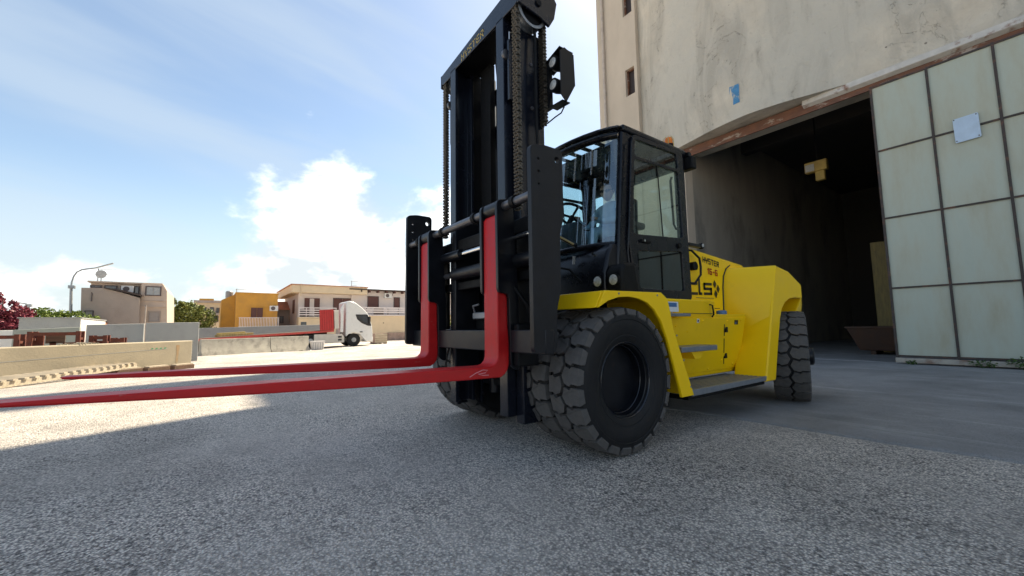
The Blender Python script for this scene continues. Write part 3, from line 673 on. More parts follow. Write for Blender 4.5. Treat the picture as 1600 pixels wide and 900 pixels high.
lettering('lettering', '16-6', (.7005, 2.15, 1.60), (0, 1, -.06), (0, 0, 1), .062, .24, 'print_red', hd, gap=.35)
lettering('lettering', 'cls', (.7005, 1.735, 1.345), (0, 1.22, .03), (0, 0, 1), .155, .2, 'print_black', hd, gap=.30)
for dy, dz in ((2.30, 1.475), (2.375, 1.42), (2.315, 1.355)):
    MB().add([(.7005, dy, dz - .05), (.7005, dy + .038, dz + .005), (.7005, dy - .004, dz + .055), (.7005, dy - .042, dz)], [(0, 1, 2, 3)]).build('diamond_mark', M['print_black'], hd)
MB().box(.7, .7008, 1.86, 2.26, 1.296, 1.308).build('fine_print', mat('print_faint', (.42, .29, .02), .5, .3, 60), hd)
# hood seam to the counterweight
MB().tube([(.699, 2.478, 1.11), (.699, 2.495, 1.45), (.699, 2.525, 1.59), (.699, 2.60, 1.69), (.69, 2.72, 1.745), (.66, 2.82, 1.79)], .009, 6).build('seam', M['print_black'], hd)

# --- counterweight
cw = MB()
side = [(2.87, 1.695), (3.25, 1.645), (3.63, 1.495), (3.63, 1.31), (3.42, 1.315), (3.22, 1.295), (3.08, 1.245), (2.97, 1.165), (2.90, 1.05), (2.83, .86), (2.74, .60), (2.655, .337), (2.40, .34)]
for s in (1, -1):
    cw.prism(side, 'x', s * .80, s * 1.165)
    lev = [(.70, 2.68, .40), (.70, 2.58, .80), (.70, 2.495, 1.105), (.70, 2.51, 1.45), (.70, 2.545, 1.60), (.70, 2.62, 1.69), (.70, 2.72, 1.706)]
    rows_ = []
    for xi, yi, z in lev:
        f_ = (z - .34) / 1.355; yo = 2.399 + .47 * f_
        rows_.append([(s * .60, 2.90, z), (s * .60, yi, z), (s * xi, yi, z), (s * 1.165, yo, z - .06 * (1 - f_) - .012 * f_)])
    cw.grid(rows_); cw.add(rows_[0], [(0, 1, 2, 3)]); cw.add(rows_[-1], [(0, 1, 2, 3)])
    cw.hexa([(s * .80, 3.631, .5), (s * 1.155, 3.631, 1.31), (s * .95, 4.25, 1.25), (s * .80, 4.3, .5)], [(s * .80, 3.631, 1.495), (s * 1.16, 3.631, 1.494), (s * .90, 4.2, 1.38), (s * .80, 4.2, 1.38)])
cw.prism([(2.87, .9), (2.87, 1.693), (3.25, 1.643), (3.63, 1.494), (4.2, 1.385), (4.35, 1.2), (4.3, .5), (3.9, .45), (3.8, .9)], 'x', -.799, .799)
cwo = cw.build('counterweight', M['yellow_paint'], fl, bevel=.04, seg=4)

# --- forks
def fork(s):
    x0, x1 = s * .51, s * .70
    pro = [(-3.40, .724), (-1.30, .712), (-1.04, .708)] + [(-.985 + .07 * math.cos(math.radians(a)), .778 + .07 * math.sin(math.radians(a))) for a in (270, 300, 330, 355)] + [(-.915, .90), (-.915, 1.84), (-.895, 1.87), (-.865, 1.87), (-.855, 1.50), (-.825, 1.28), (-.822, 1.0), (-.81, .86)] + [(-.92 + .105 * math.cos(math.radians(a)), .725 + .105 * math.sin(math.radians(a))) for a in (0, -25, -50, -75)] + [(-1.2, .628), (-1.7, .640), (-2.6, .672), (-3.38, .708)]
    mb = MB().prism(pro, 'x', x0, x1)
    # narrow the tip
    cxm = (x0 + x1) / 2
    mb.v = [(cxm + (p[0] - cxm) * (1 if p[1] > -2.9 else .8), p[1], p[2]) for p in mb.v]
    return mb.build('fork', M['red_paint'], fl, bevel=.012, seg=3)
for s in (1, -1):
    f = fork(s)
    if s > 0: MB().tube([(.701, -1.16, .648), (.701, -1.11, .672), (.701, -1.05, .690), (.701, -1.01, .685), (.701, -1.03, .668), (.701, -1.09, .664), (.701, -1.05, .652), (.701, -1.0, .650)], .0028, 5).build('chalk_scrawl', mat('chalk_pink', (.75, .30, .32), .8), f)
    for a, b in ((.478, .508), (.702, .732)):
        pol = rpoly([(-.93, 1.25), (-.935, 1.97), (-.78, 1.99), (-.74, 1.25), (-.74, .66), (-.82, .70), (-.83, 1.25)], .05, 4)
        MB().prism(pol, 'x', s * a, s * b).build('fork_hanger', M['black_paint'], fl, bevel=.004)
    MB().tube([(s * .508, -.86, 1.925), (s * .702, -.86, 1.925)], .062, 18).build('fork_eye', M['black_paint'], fl, smooth=40)
    MB().box(s * .735, s * .80, -.80, -.60, .70, 1.02).build('positioner_block', M['black_matte'], fl, bevel=.015)
    for xx in (.86, .30): MB().lathe([(.033, -.022), (.047, -.022), (.047, .022), (.033, .022)], (s * xx, -.86, 1.925), 'x', 18).build('rod_collar', M['black_matte'], fl, smooth=40)

# --- carriage
mat('carriage_paint', (.008, .009, .012), .42, .3, 8, coat=.05, spec=.3, bump=.05, bscale=60)
MB().tube([(-1.12, -.86, 1.925), (1.12, -.86, 1.925)], .034, 16).build('carriage_rod', M['steel_dark'] if 'steel_dark' in M else mat('steel_dark', (.12, .12, .13), .35, .2, 12, metal=.6), fl, smooth=40)
def circ(cx, cy, r, n=12): return [(cx + r * math.cos(2 * math.pi * i / n), cy + r * math.sin(2 * math.pi * i / n)) for i in range(n)]
for s in (1, -1):
    outer = rpoly([(-.915, .82), (-.915, 2.262), (-.80, 2.285), (-.615, 2.285), (-.615, 1.78), (-.655, 1.66), (-.66, 1.25), (-.70, 1.12), (-.71, .82)], .04)
    MB().holed(outer, [circ(-.668, 2.20, .025), circ(-.845, 2.17, .011), circ(-.845, 2.08, .011), circ(-.845, 1.99, .009)], 'x', s * 1.085, s * 1.125).build('side_plate', M['carriage_paint'], fl, bevel=.006)
MB().box(-1.13, 1.13, -.82, -.735, .805, .975).build('lower_crossmember', M['carriage_paint'], fl, bevel=.008)
MB().tube([(-.95, -.76, 1.69), (-.12, -.76, 1.69)], .048, 16).build('shift_cylinder', M['black_paint'], fl, smooth=40)
MB().tube([(-.119, -.76, 1.69), (1.05, -.76, 1.69)], .022, 12).build('cylinder_rod', M['chrome'], fl, smooth=40)
MB().tube([(-.30, -.74, 1.51), (1.05, -.74, 1.51)], .055, 16).build('positioner_cylinder', M['carriage_paint'], fl, smooth=40)
MB().tube([(-1.05, -.74, 1.51), (-.301, -.74, 1.51)], .028, 12).build('cylinder_rod', M['steel_dark'], fl, smooth=40)
MB().box(-1.08, 1.08, -.70, -.66, 1.36, 1.44).build('upper_crossmember', M['black_matte'], fl, bevel=.01)
MB().box(-1.08, 1.08, -.70, -.66, 1.74, 1.86).build('upper_crossmember', M['black_matte'], fl, bevel=.01)
for s in (1, -1):
    MB().box(s * .30, s * .37, -.73, -.45, .62, 2.05).build('carriage_upright', M['carriage_paint'], fl, bevel=.01)
    MB().box(s * .60, s * 1.0, -.655, -.625, .98, 1.85).build('carriage_plate', M['black_matte'], fl, bevel=.01)
    MB().tube([(s * .72, -.77, 1.30), (s * .80, -.70, 1.15), (s * .78, -.64, .98), (s * .6, -.6, .86)], .016, 8).build('hose', M['black_matte'], fl, smooth=50)
st = MB().box(1.055, 1.083, -.79, -.75, 1.545, 1.66).build('warning_sticker', M['sticker_white'], fl)
MB().box(1.055, 1.083, -.7915, -.7505, 1.635, 1.658).build('band', M['sticker_orange'], st)
lm = MB().box(-.20, .02, -.60, -.48, 1.075, 1.14).build('valve_block', M['steel_grey'], fl, bevel=.01)
MB().tube([(-.15, -.6, 1.14), (-.15, -.62, 1.20), (-.05, -.62, 1.21)], .010, 8).build('fitting', M['steel_grey'], lm, smooth=40)
MB().box(-.26, .08, -.52, -.44, .98, 1.07).build('valve_bracket', M['black_matte'], lm)
for k, (xx, zz_) in enumerate(((1.0, 1.48), (.96, 1.44))):
    MB().tube([(xx, -.78, zz_), (xx + .07, -.80, zz_ + .03)], .008, 8).build('fitting', M['chrome'], fl, smooth=40)

# --- mast
for s in (1, -1):
    # inner upright (C channel, open side inwards)
    inner = [(.38, -.683), (.492, -.683), (.492, -.46), (.38, -.46), (.38, -.495), (.455, -.495), (.455, -.645), (.38, -.645)]
    MB().prism([(s * a, b) for a, b in inner], 'z', .27, 3.735).build('mast_rail', M['mast_paint'], fl, bevel=.005)
    outer_ = [(.50, -.60), (.60, -.60), (.60, -.32), (.44, -.32), (.44, -.355), (.555, -.355), (.555, -.56), (.50, -.56)]
    MB().prism([(s * a, b) for a, b in outer_], 'z', .22, 3.60).build('mast_rail', M['mast_paint'], fl, bevel=.005)
    MB().prism([(s * a, b) for a, b in [(.40, -.455), (.435, -.455), (.435, -.20), (.40, -.20)]], 'z', .5, 3.735).build('mast_web', M['black_matte'], fl)
    # lift cylinder behind the rail, chrome rod up to the head
    c = MB().tube([(s * .25, -.30, .35), (s * .25, -.30, 2.95)], .062, 18).build('lift_cylinder', M['black_paint'], fl, smooth=40)
    MB().tube([(s * .25, -.30, 2.951), (s * .25, -.30, 3.64)], .036, 14).build('cylinder_rod', M['chrome'], c, smooth=40)
    MB().lathe([(.062, 0), (.078, 0), (.078, .10), (.062, .10)], (s * .25, -.30, 2.86), 'z', 18).build('gland', M['black_matte'], c, smooth=40)
    # grease guard strip beside the chain
    g = MB().prism([(s * .515, -.66), (s * .545, -.66), (s * .545, -.606), (s * .515, -.606)], 'z', 2.95, 3.50).build('roller_guard', M['mast_paint'], fl, bevel=.004)
    MB().tube([(s * .53, -.64, 3.50), (s * .53, -.64, 3.58)], .008, 8).build('pin', M['chrome'], g)
    MB().lathe([(.045, -.03), (.045, .0), (0, .0)], (s * .512, -.655, 3.38), 'x', 14).build('roller', M['steel_dark'], g, smooth=40)
    # hoses
    MB().tube([(s * .66, -.46, 3.62), (s * .672, -.47, 3.2), (s * .665, -.46, 2.2), (s * .66, -.48, 1.95)], .014, 8).build('hose', M['black_matte'], fl, smooth=50)
# leaf chains with a sheave each
def chain(x, y, z0, z1):
    mb = MB(); z = z0; p = .062
    while z < z1:
        for i in range(4):
            a = x - .034 + i * .0175
            off = .0 if i % 2 == 0 else p / 2
            h = p * .80
            mb.prism([(y - .020, z + off), (y + .020, z + off), (y + .024, z + off + .010), (y + .012, z + off + h / 2), (y + .024, z + off + h - .010), (y + .020, z + off + h), (y - .020, z + off + h), (y - .024, z + off + h - .010), (y - .012, z + off + h / 2), (y - .024, z + off + .010)], 'x', a, a + .0130)
        for q in (0, p / 2): mb.tube([(x - .038, y, z + .010 + q), (x + .038, y, z + .010 + q)], .008, 6)
        z += p
    return mb
for s in (1, -1):
    for y, zlo in ((-.655, 1.95), (-.36, 2.75)):
        ch = chain(s * .645, y, zlo, 3.70).build('lift_chain', M['chain_steel'], fl); ch['kind'] = 'stuff'
    MB().lathe([(.125, -.045), (.15, -.045), (.15, -.036), (.13, -.034), (.13, .034), (.15, .036), (.15, .045), (.125, .045)], (s * .645, -.505, 3.735), 'x', 28, closed=True).build('chain_sheave', M['steel_grey'], fl, smooth=35)
    MB().lathe([(.12, -.03), (.12, .03)], (s * .645, -.505, 3.735), 'x', 24).build('sheave_web', M['black_matte'], fl, smooth=35)
    # head end plate
    pol = [(-.683, 3.72), (-.45, 3.685), (-.34, 3.64), (-.28, 3.74), (-.245, 3.90), (-.30, 3.975), (-.683, 3.975)]
    if s < 0: pol = [(a_, b_ - (.17 if b_ > 3.8 else .06)) for a_, b_ in pol]
    MB().prism(pol, 'x', s * .70, s * .725).build('head_plate', M['mast_paint'], fl, bevel=.006)
    MB().lathe([(.03, 0), (.03, .015), (0, .015)], (s * .725, -.47, 3.80), 'x', 12).build('pin', M['black_matte'], fl) if s > 0 else None
    MB().tube([(s * .60, -.52, 3.0), (s * .60, -.52, 3.0 + .001)], .001, 4) 
# cross head: front plate stepped down over the rails
cb = MB().prism([(-.665, 3.68), (-.50, 3.68), (-.47, 3.715), (.47, 3.715), (.50, 3.72), (.665, 3.72), (.6995, 3.735), (.6995, 3.94), (-.6995, 3.80), (-.6995, 3.70)], 'y', -.683, -.66).build('mast_crosshead', M['mast_paint'], fl, bevel=.005)
MB().hexa([(-.56, -.659, 3.74), (.56, -.659, 3.74), (.56, -.36, 3.74), (-.56, -.36, 3.74)], [(-.56, -.659, 3.78), (.56, -.659, 3.84), (.56, -.36, 3.84), (-.56, -.36, 3.78)]).build('top_plate', M['black_matte'], cb)
lettering('lettering', 'HYSTER', (-.245, -.6845, 3.728), (1, 0, .045), (0, 0, 1), .066, .17, 'print_gold', cb, gap=.42)
for z in (.45, 1.25, 2.95, 3.35):
    MB().box(-.40, .40, -.315, -.28, z, z + .16).build('mast_crossbar', M['black_matte'], fl, bevel=.01)
for s in (1, -1): MB().tube([(s * .36, -.2, 1.0), (s * .38, .35, 1.1)], .05, 14).build('tilt_cylinder', M['black_paint'], fl, smooth=40)
MB().box(-.30, -.12, -.42, -.36, .5, 3.73).build('hose_guard', M['black_matte'], fl)
MB().tube([(-.02, -.36, 1.3), (-.02, -.36, 3.35)], .045, 14).build('hose_reel_tube', M['black_paint'], fl, smooth=40)
for q in range(3):
    xx = .02 + q * .045
    MB().tube([(xx, -.40, 1.0), (xx + .01, -.405, 1.8), (xx, -.40, 2.6), (xx + .02, -.42, 3.4), (xx + .03, -.46, 3.70)], .014, 8).build('hose', M['black_matte'], fl, smooth=50)
for s in (1, -1):
    for z in (3.60, 3.30, 2.90, 2.50, 2.10):
        MB().lathe([(.016, 0), (.016, s * .012), (0, s * .014)], (s * .60, -.46, z), 'x', 6).build('bolt', M['steel_dark'], fl)
# work lamps on the near mast rail
wl_ = MB().prism([(-.36, 2.94), (-.36, 3.33), (-.31, 3.375), (-.20, 3.345), (-.19, 3.07), (-.30, 2.885)], 'x', .862, .870).build('lamp_bracket', M['black_paint'], fl)
MB().prism([(.61, 3.30), (.862, 3.372), (.862, 3.365), (.61, 3.292)], 'y', -.36, -.20).build('bracket_top', M['black_paint'], wl_)
MB().prism([(.70, 2.90), (.862, 2.893), (.862, 2.900), (.70, 2.908)], 'y', -.34, -.25).build('bracket_foot', M['black_paint'], wl_)
MB().box(.60, .70, -.34, -.30, 2.90, 3.32).build('bracket_plate', M['black_paint'], wl_)
for z in (3.265, 3.06):
    h = MB().lathe([(.0, .09), (.045, .08), (.058, .03), (.058, -.03), (.052, -.03)], (.78, -.34, z), 'y', 24).build('work_lamp', M['black_matte'], fl, smooth=40)
    MB().lathe([(.050, -.024), (.035, -.034), (0, -.038)], (.78, -.34, z), 'y', 24).build('lens', M['lamp_lens'], h, smooth=40)
MB().tube([(.80, -.26, 2.89), (.76, -.26, 2.85), (.70, -.28, 2.83), (.62, -.3, 2.80)], .006, 6).build('lamp_cable', M['black_matte'], fl)

# --- cab
mat('cab_paint', (.005, .006, .010), .28, .2, 6, coat=.12, spec=.3, bump=.02, bscale=80)
# cowl and floor under the windscreen
cab = MB().prism([(.30, 1.24), (.30, 1.50), (.36, 1.70), (.42, 1.775), (.50, 1.80), (1.72, 1.80), (1.72, 1.24)], 'x', -.70, .70).build('cab_base', M['cab_paint'], fl, bevel=.03, seg=3)
MB().prism([(.31, 1.275), (.31, 1.50), (.36, 1.56), (.52, 1.58), (.58, 1.275)], 'x', .701, .885).build('lamp_cowl', M['black_matte'], fl, bevel=.03, seg=3)
MB().prism([(.31, 1.275), (.31, 1.50), (.36, 1.56), (.52, 1.58), (.58, 1.275)], 'x', -.885, -.701).build('lamp_cowl', M['black_matte'], fl, bevel=.03, seg=3)
for xx in (.625, .815, -.625, -.815):
    h = MB().lathe([(.052, .02), (.058, .0), (.058, -.02), (.048, -.02)], (xx, .30, 1.41), 'y', 22).build('headlamp', M['black_matte'], fl, smooth=40)
    MB().lathe([(.0475, -.022), (.03, -.030), (0, -.034)], (xx, .30, 1.41), 'y', 22).build('lens', M['lamp_lens'], h, smooth=40)
# windscreen: bowed pane and rim
fx = [(-.665, .50), (-.60, .455), (-.48, .405), (-.32, .365), (-.16, .342), (0, .335), (.16, .342), (.32, .365), (.48, .405), (.60, .455), (.665, .50)]
def lean(z): return .115 * (z - 1.8) / 1.15
zb, zt = 1.80, 2.90
rows = []
for i in range(7):
    z = zb + (zt - zb) * i / 6
    rows.append([(x, y + lean(z), z + (-.02 * (1 - (x / .665) ** 2) if i == 0 else 0)) for x, y in fx])
ws = MB().grid(rows).build('windscreen', M['cab_glass'], fl, smooth=60)
def rim(z, off=0): return [(x, y + lean(z) + off, z) for x, y in fx]
MB().tube(rim(2.925), .038, 8).build('windscreen_header', M['cab_paint'], fl, smooth=60)
MB().tube(rim(1.785), .03, 8).build('windscreen_sill', M['cab_paint'], fl, smooth=60)
for s in (1, -1):
    pil = [(.50, 1.24), (.475, 1.60), (.50, 1.80), (.615, 2.96), (.80, 2.96), (.66, 1.95), (.62, 1.80), (.68, 1.24)]
    MB().prism(pil, 'x', s * .66, s * .715).build('pillar', M['cab_paint'], fl, bevel=.018, seg=3)
    MB().prism([(1.60, 1.24), (1.60, 2.98), (1.74, 2.98), (1.74, 1.24)], 'x', s * .655, s * .715).build('pillar', M['cab_paint'], fl, bevel=.015, seg=3)
    # door with three panes
    dout = rpoly([(.69, 1.26), (.625, 1.84), (.745, 2.945), (1.66, 2.965), (1.70, 1.26)], .06)
    h1 = rpoly([(.765, 2.72), (.79, 2.90), (1.54, 2.92), (1.55, 2.75)], .035)
    h2 = rpoly([(.70, 1.90), (.76, 2.685), (1.55, 2.715), (1.575, 1.955)], .05)
    h3 = rpoly([(.77, 1.36), (.745, 1.73), (1.54, 1.80), (1.555, 1.36)], .04)
    dr = MB().holed(dout, [h1, h2, h3], 'x', s * .717, s * .745).build('door', M['cab_paint'], fl, bevel=.006)
    MB().prism(rpoly([(.75, 2.71), (.775, 2.91), (1.555, 2.93), (1.565, 2.74)], .03), 'x', s * .726, s * .730).build('pane', M['side_glass'], dr)
    MB().prism(rpoly([(.69, 1.89), (.75, 2.695), (1.565, 2.725), (1.59, 1.945)], .04), 'x', s * .726, s * .730).build('pane', M['side_glass'], dr)
    MB().prism(rpoly([(.76, 1.35), (.735, 1.74), (1.55, 1.81), (1.57, 1.35)], .03), 'x', s * .726, s * .730).build('pane', M['dark_glass'], dr)
    MB().prism([(1.20, 1.93), (1.215, 1.93), (1.17, 2.70), (1.155, 2.70)], 'x', s * .7335, s * .738).build('glazing_bar', M['black_matte'], dr)
    MB().tube([(s * .70, 1.49, 2.66), (s * .68, 1.49, 2.62), (s * .68, 1.515, 2.12), (s * .68, 1.56, 2.07), (s * .70, 1.60, 2.07)], .013, 8).build('grab_handle', M['black_matte'], dr, smooth=50)
    hn = MB().box(s * .746, s * .768, .79, .95, 1.825, 1.855).build('handle', M['black_matte'], dr, bevel=.006)
    MB().lathe([(.012, .0), (.012, .008), (0, .008)], (s * .768, .835, 1.84), 'x', 10).build('lock', M['chrome'], dr)
    MB().lathe([(.03, 0), (.03, .02), (0, .02)], (s * .746, 1.48, 1.86), 'x', 12).build('latch', M['black_matte'], dr)
    # handrail beside the pillar
    MB().tube([(s * .755, .625, 1.30), (s * .77, .56, 1.70), (s * .77, .60, 2.0), (s * .76, .70, 2.85)], .010, 8).build('handrail', M['cab_paint'], fl, smooth=50)
# roof with slots
ro = [(x * 1.08, y + lean(2.96) - .02) for x, y in fx] + [(.735, .75), (.735, 1.76), (-.735, 1.76), (-.735, .75)]
slots = [[(c - .06, .655), (c + .06, .655), (c + .06, .80), (c - .06, .80)] for c in (-.50, -.32, -.14, .04, .22, .40, .57)]
slots += [[(c - .052, .90), (c + .052, .90), (c + .052, 1.0), (c - .052, 1.0)] for c in (.57,)]
ro2 = [(x * 1.0, y + lean(2.96) - .0) for x, y in fx]
for s in (1, -1): MB().box(s * .64, s * .733, .62, 1.755, 2.955, 3.026).build('roof_rail', M['cab_paint'], fl, bevel=.02, seg=3)
MB().box(-.639, .639, 1.64, 1.755, 2.955, 3.02).build('roof_rail', M['cab_paint'], fl, bevel=.02, seg=3)
MB().tube([(x * 1.02, y + lean(2.96), 3.0) for x, y in fx], .028, 8).build('roof_rail', M['cab_paint'], fl, smooth=60)
roof = MB().holed(ro, slots, 'z', 2.985, 3.008).build('roof', M['cab_paint'], fl, bevel=.015, seg=3)
MB().box(-.66, .66, 1.66, 1.72, 1.80, 1.98).build('rear_panel', M['cab_paint'], fl)
MB().box(-.654, .654, 1.665, 1.72, 2.80, 2.955).build('rear_header', M['cab_paint'], fl)
MB().box(-.654, .654, 1.69, 1.696, 1.98, 2.80).build('rear_window', M['side_glass'], fl)
# rear lamps, beacon, mirror arm
MB().box(.64, .80, 1.765, 1.86, 2.80, 2.95).build('rear_work_lamp', M['black_matte'], fl, bevel=.015)
MB().box(.60, .76, 1.762, 1.82, 2.955, 3.0).build('lamp_bracket', M['black_paint'], fl)
bc = MB().lathe([(.045, .0), (.048, .02), (.044, .07), (.03, .09), (0, .095)], (.64, 1.56, 3.07), 'z', 18).build('beacon', M['orange_lens'], fl, smooth=40)
MB().lathe([(.055, 0), (.055, .05), (0, .05)], (.64, 1.56, 3.027), 'z', 18).build('beacon_base', M['black_matte'], bc, smooth=40)
for i in range(6):
    a = i * math.pi / 3; MB().tube([(.64 + .062 * math.cos(a), 1.56 + .062 * math.sin(a), 3.03), (.64 + .062 * math.cos(a), 1.56 + .062 * math.sin(a), 3.13), (.64 + .03 * math.cos(a), 1.56 + .03 * math.sin(a), 3.175)], .004, 5).build('guard_bar', M['print_gold'], bc)
MB().box(.66, .72, 1.74, 2.02, 1.895, 1.935).build('lamp_arm', M['black_paint'], fl, bevel=.006)
l2 = MB().lathe([(.035, -.02), (.035, .02)], (.70, 2.03, 1.92), 'x', 14).build('marker_lamp', M['black_matte'], fl)
MB().lathe([(.022, .0), (.022, .008), (0, .01)], (.721, 2.03, 1.925), 'x', 14).build('lens', M['lamp_lens'], l2)
MB().lathe([(.05, -.03), (.05, .03)], (.72, 1.80, 1.66), 'x', 16).build('rear_knob', M['black_matte'], fl)
# wiper-like strut and small fittings on the cowl
w = MB().tube([(.10, .25, 1.95), (.34, .30, 1.80)], .020, 8).build('gas_strut', M['black_paint'], fl, smooth=50)
MB().tube([(.12, .228, 1.952), (.33, .278, 1.818)], .009, 8).build('rod', mat('strut_gold', (.45, .36, .16), .35, .1, 10, metal=.4), w, smooth=50)
MB().lathe([(.016, 0), (.016, -.02), (0, -.02)], (.52, .36, 1.70), 'y', 12).build('washer_jet', M['chrome'], fl)
MB().tube([(.30, .30, 1.62), (.32, .29, 1.70)], .014, 8).build('fitting', M['steel_grey'], fl)
MB().tube([(.02, .26, 1.52), (.15, .20, 1.60), (.30, .24, 1.56), (.42, .29, 1.42)], .012, 8).build('hose', M['black_matte'], fl, smooth=50)
# interior
seat = MB().box(-.27, .25, .98, 1.45, 1.86, 2.02).build('seat', M['seat_cloth'], fl, bevel=.05, seg=3)
MB().hexa([(-.25, 1.36, 2.0), (.23, 1.36, 2.0), (.23, 1.50, 2.0), (-.25, 1.50, 2.0)], [(-.22, 1.46, 2.55), (.20, 1.46, 2.55), (.20, 1.56, 2.55), (-.22, 1.56, 2.55)]).build('backrest', M['seat_cloth'], seat, bevel=.04, seg=3)
MB().box(-.14, .12, 1.50, 1.58, 2.58, 2.76).build('headrest', M['seat_cloth'], seat, bevel=.04, seg=3)
MB().box(.30, .40, .95, 1.40, 2.10, 2.18).build('armrest', M['seat_cloth'], seat, bevel=.03, seg=3)
MB().box(.32, .38, 1.10, 1.25, 1.82, 2.10).build('armrest_post', M['seat_cloth'], seat)
for q in range(3): MB().tube([(.35, .98 + q * .06, 2.18), (.35, .96 + q * .06, 2.27)], .014, 8).build('lever', M['black_matte'], seat)
MB().prism([(.45, 1.80), (.43, 2.02), (.52, 2.14), (.62, 2.16), (.70, 2.08), (.72, 1.80)], 'x', -.20, .10).build('steering_console', M['dash_grey'], fl, bevel=.04, seg=3)
sc_, sn_ = Vector((-.05, .66, 2.26)), Vector((0, .55, .83)).normalized(); su = Vector((1, 0, 0)); sv = sn_.cross(su)
sw = MB().tube([sc_ + (su * math.cos(a) + sv * math.sin(a)) * .19 for a in [2 * math.pi * i / 28 for i in range(28)]], .016, 8, closed=True).build('steering_wheel', M['black_matte'], fl, smooth=60)
ms = MB()
for a in (math.pi / 2, math.pi * 7 / 6, math.pi * 11 / 6): ms.tube([sc_ - sn_ * .03, sc_ + (su * math.cos(a) + sv * math.sin(a)) * .185], .014, 6)
ms.build('spoke', M['black_matte'], sw)
MB().tube([sc_ - sn_ * .28, sc_ - sn_ * .02], .03, 10).build('steering_column', M['black_matte'], fl)

# ------------------------------------------------------------------ driver (one continuous skinned body)
pr = tag(empty('person', (-3.245 - .02, 2.65 + 1.20, 2.02)), 'driver in a light blue shirt and dark sunglasses sitting at the wheel in the cab', 'person')
def skin_body(name, joints, edges, m, parent, root=0, sub=2):
    me = bpy.data.meshes.new(name); me.from_pydata([j[0] for j in joints], edges, [])
    o = obj(name, me, m, parent)
    md = o.modifiers.new('skin', 'SKIN'); md.use_smooth_shade = True
    for i, j in enumerate(joints):
        sv_ = me.skin_vertices[0].data[i]; r = j[1]; sv_.radius = r if isinstance(r, tuple) else (r, r); sv_.use_root = (i == root)
    ss = o.modifiers.new('sub', 'SUBSURF'); ss.levels = sub; ss.render_levels = sub
    return o
J = [((0, .05, .02), (.16, .13)), ((0, .08, .16), (.15, .11)), ((0, .10, .32), (.17, .12)), ((0, .09, .43), (.12, .09)), ((0, .065, .50), (.055, .055)),
     ((.17, .09, .42), .065), ((.25, -.02, .22), .050), ((.17, -.24, .17), .040), ((.12, -.32, .19), .034),
     ((-.17, .09, .42), .065), ((-.26, -.02, .22), .050), ((-.18, -.26, .20), .040), ((-.14, -.36, .24), .034),
     ((.10, -.10, .03), .085), ((.13, -.38, .05), .068), ((.13, -.42, -.16), .052),
     ((-.10, -.10, .03), .085), ((-.13, -.38, .05), .068), ((-.13, -.42, -.16), .052)]
Ed = [(0,1),(1,2),(2,3),(3,4),(3,5),(5,6),(6,7),(7,8),(3,9),(9,10),(10,11),(11,12),(0,13),(13,14),(14,15),(0,16),(16,17),(17,18)]
skin_body('body', J, Ed, M['shirt'], pr)
# head: shaped ellipsoid with nose, brow, jaw
def head():
    mb = MB(); nu, nv = 28, 20; rows = []
    for i in range(nv + 1):
        th = math.pi * i / nv; row = []
        for j in range(nu + 1):
            ph = 2 * math.pi * j / nu
            d = Vector((math.sin(th) * math.sin(ph), -math.sin(th) * math.cos(ph), math.cos(th)))
            p = Vector((d.x * .078, d.y * .098, d.z * .118))
            if p.z < 0: p.x *= 1 - .28 * (-p.z / .118) ** 1.4; p.y = p.y * (1 - .12 * (-p.z / .118)) - .010 * (-p.z / .118)
            f = max(0, -d.y)
            p.y -= .026 * math.exp(-((p.x / .016) ** 2 + ((p.z + .018) / .026) ** 2)) * f      # nose
            p.y -= .008 * math.exp(-((p.x / .028) ** 2 + ((p.z + .062) / .010) ** 2)) * f      # lips
            p.y -= .007 * math.exp(-((p.x / .05) ** 2 + ((p.z - .028) / .012) ** 2)) * f       # brow
            p.y += .010 * math.exp(-(((abs(p.x) - .032) / .016) ** 2 + ((p.z - .006) / .014) ** 2)) * f   # eye sockets
            row.append(tuple(p))
        rows.append(row)
    mb.grid(rows)
    for s in (1, -1): mb.lathe([(0, -.006), (.020, -.008), (.027, 0), (.018, .008), (0, .006)], (s * .079, .008, -.005), 'x', 14)
    return mb
hd_ = head().build('head', M['skin'], pr, smooth=70); hd_.location = (.0, .03, .62); hd_.rotation_euler = (math.radians(14), 0, math.radians(22))
hm = MB(); rows = []
for i in range(9):
    th = math.pi * .56 * i / 8; row = []
    for j in range(29):
        ph = 2 * math.pi * j / 28; d = Vector((math.sin(th) * math.sin(ph), -math.sin(th) * math.cos(ph), math.cos(th)))
        cut = .55 if d.y < -.35 else 1.0
        t2 = th * cut; d = Vector((math.sin(t2) * math.sin(ph), -math.sin(t2) * math.cos(ph), math.cos(t2)))
        row.append((d.x * .085, d.y * .105 + .004, d.z * .127))
    rows.append(row)
hm.grid(rows).build('hair', M['hair'], hd_, smooth=60)
sg = MB()
for s in (1, -1):
    sg.prism(rpoly([(s * .010, -.012), (s * .062, -.010), (s * .064, .022), (s * .010, .020)], .01), 'y', -.104, -.098)
    sg.tube([(s * .064, -.098, .015), (s * .084, -.03, .012), (s * .084, .02, .005)], .003, 5)
sg.box(-.011, .011, -.105, -.099, .010, .016); sg.build('sunglasses', M['black_paint'], hd_)
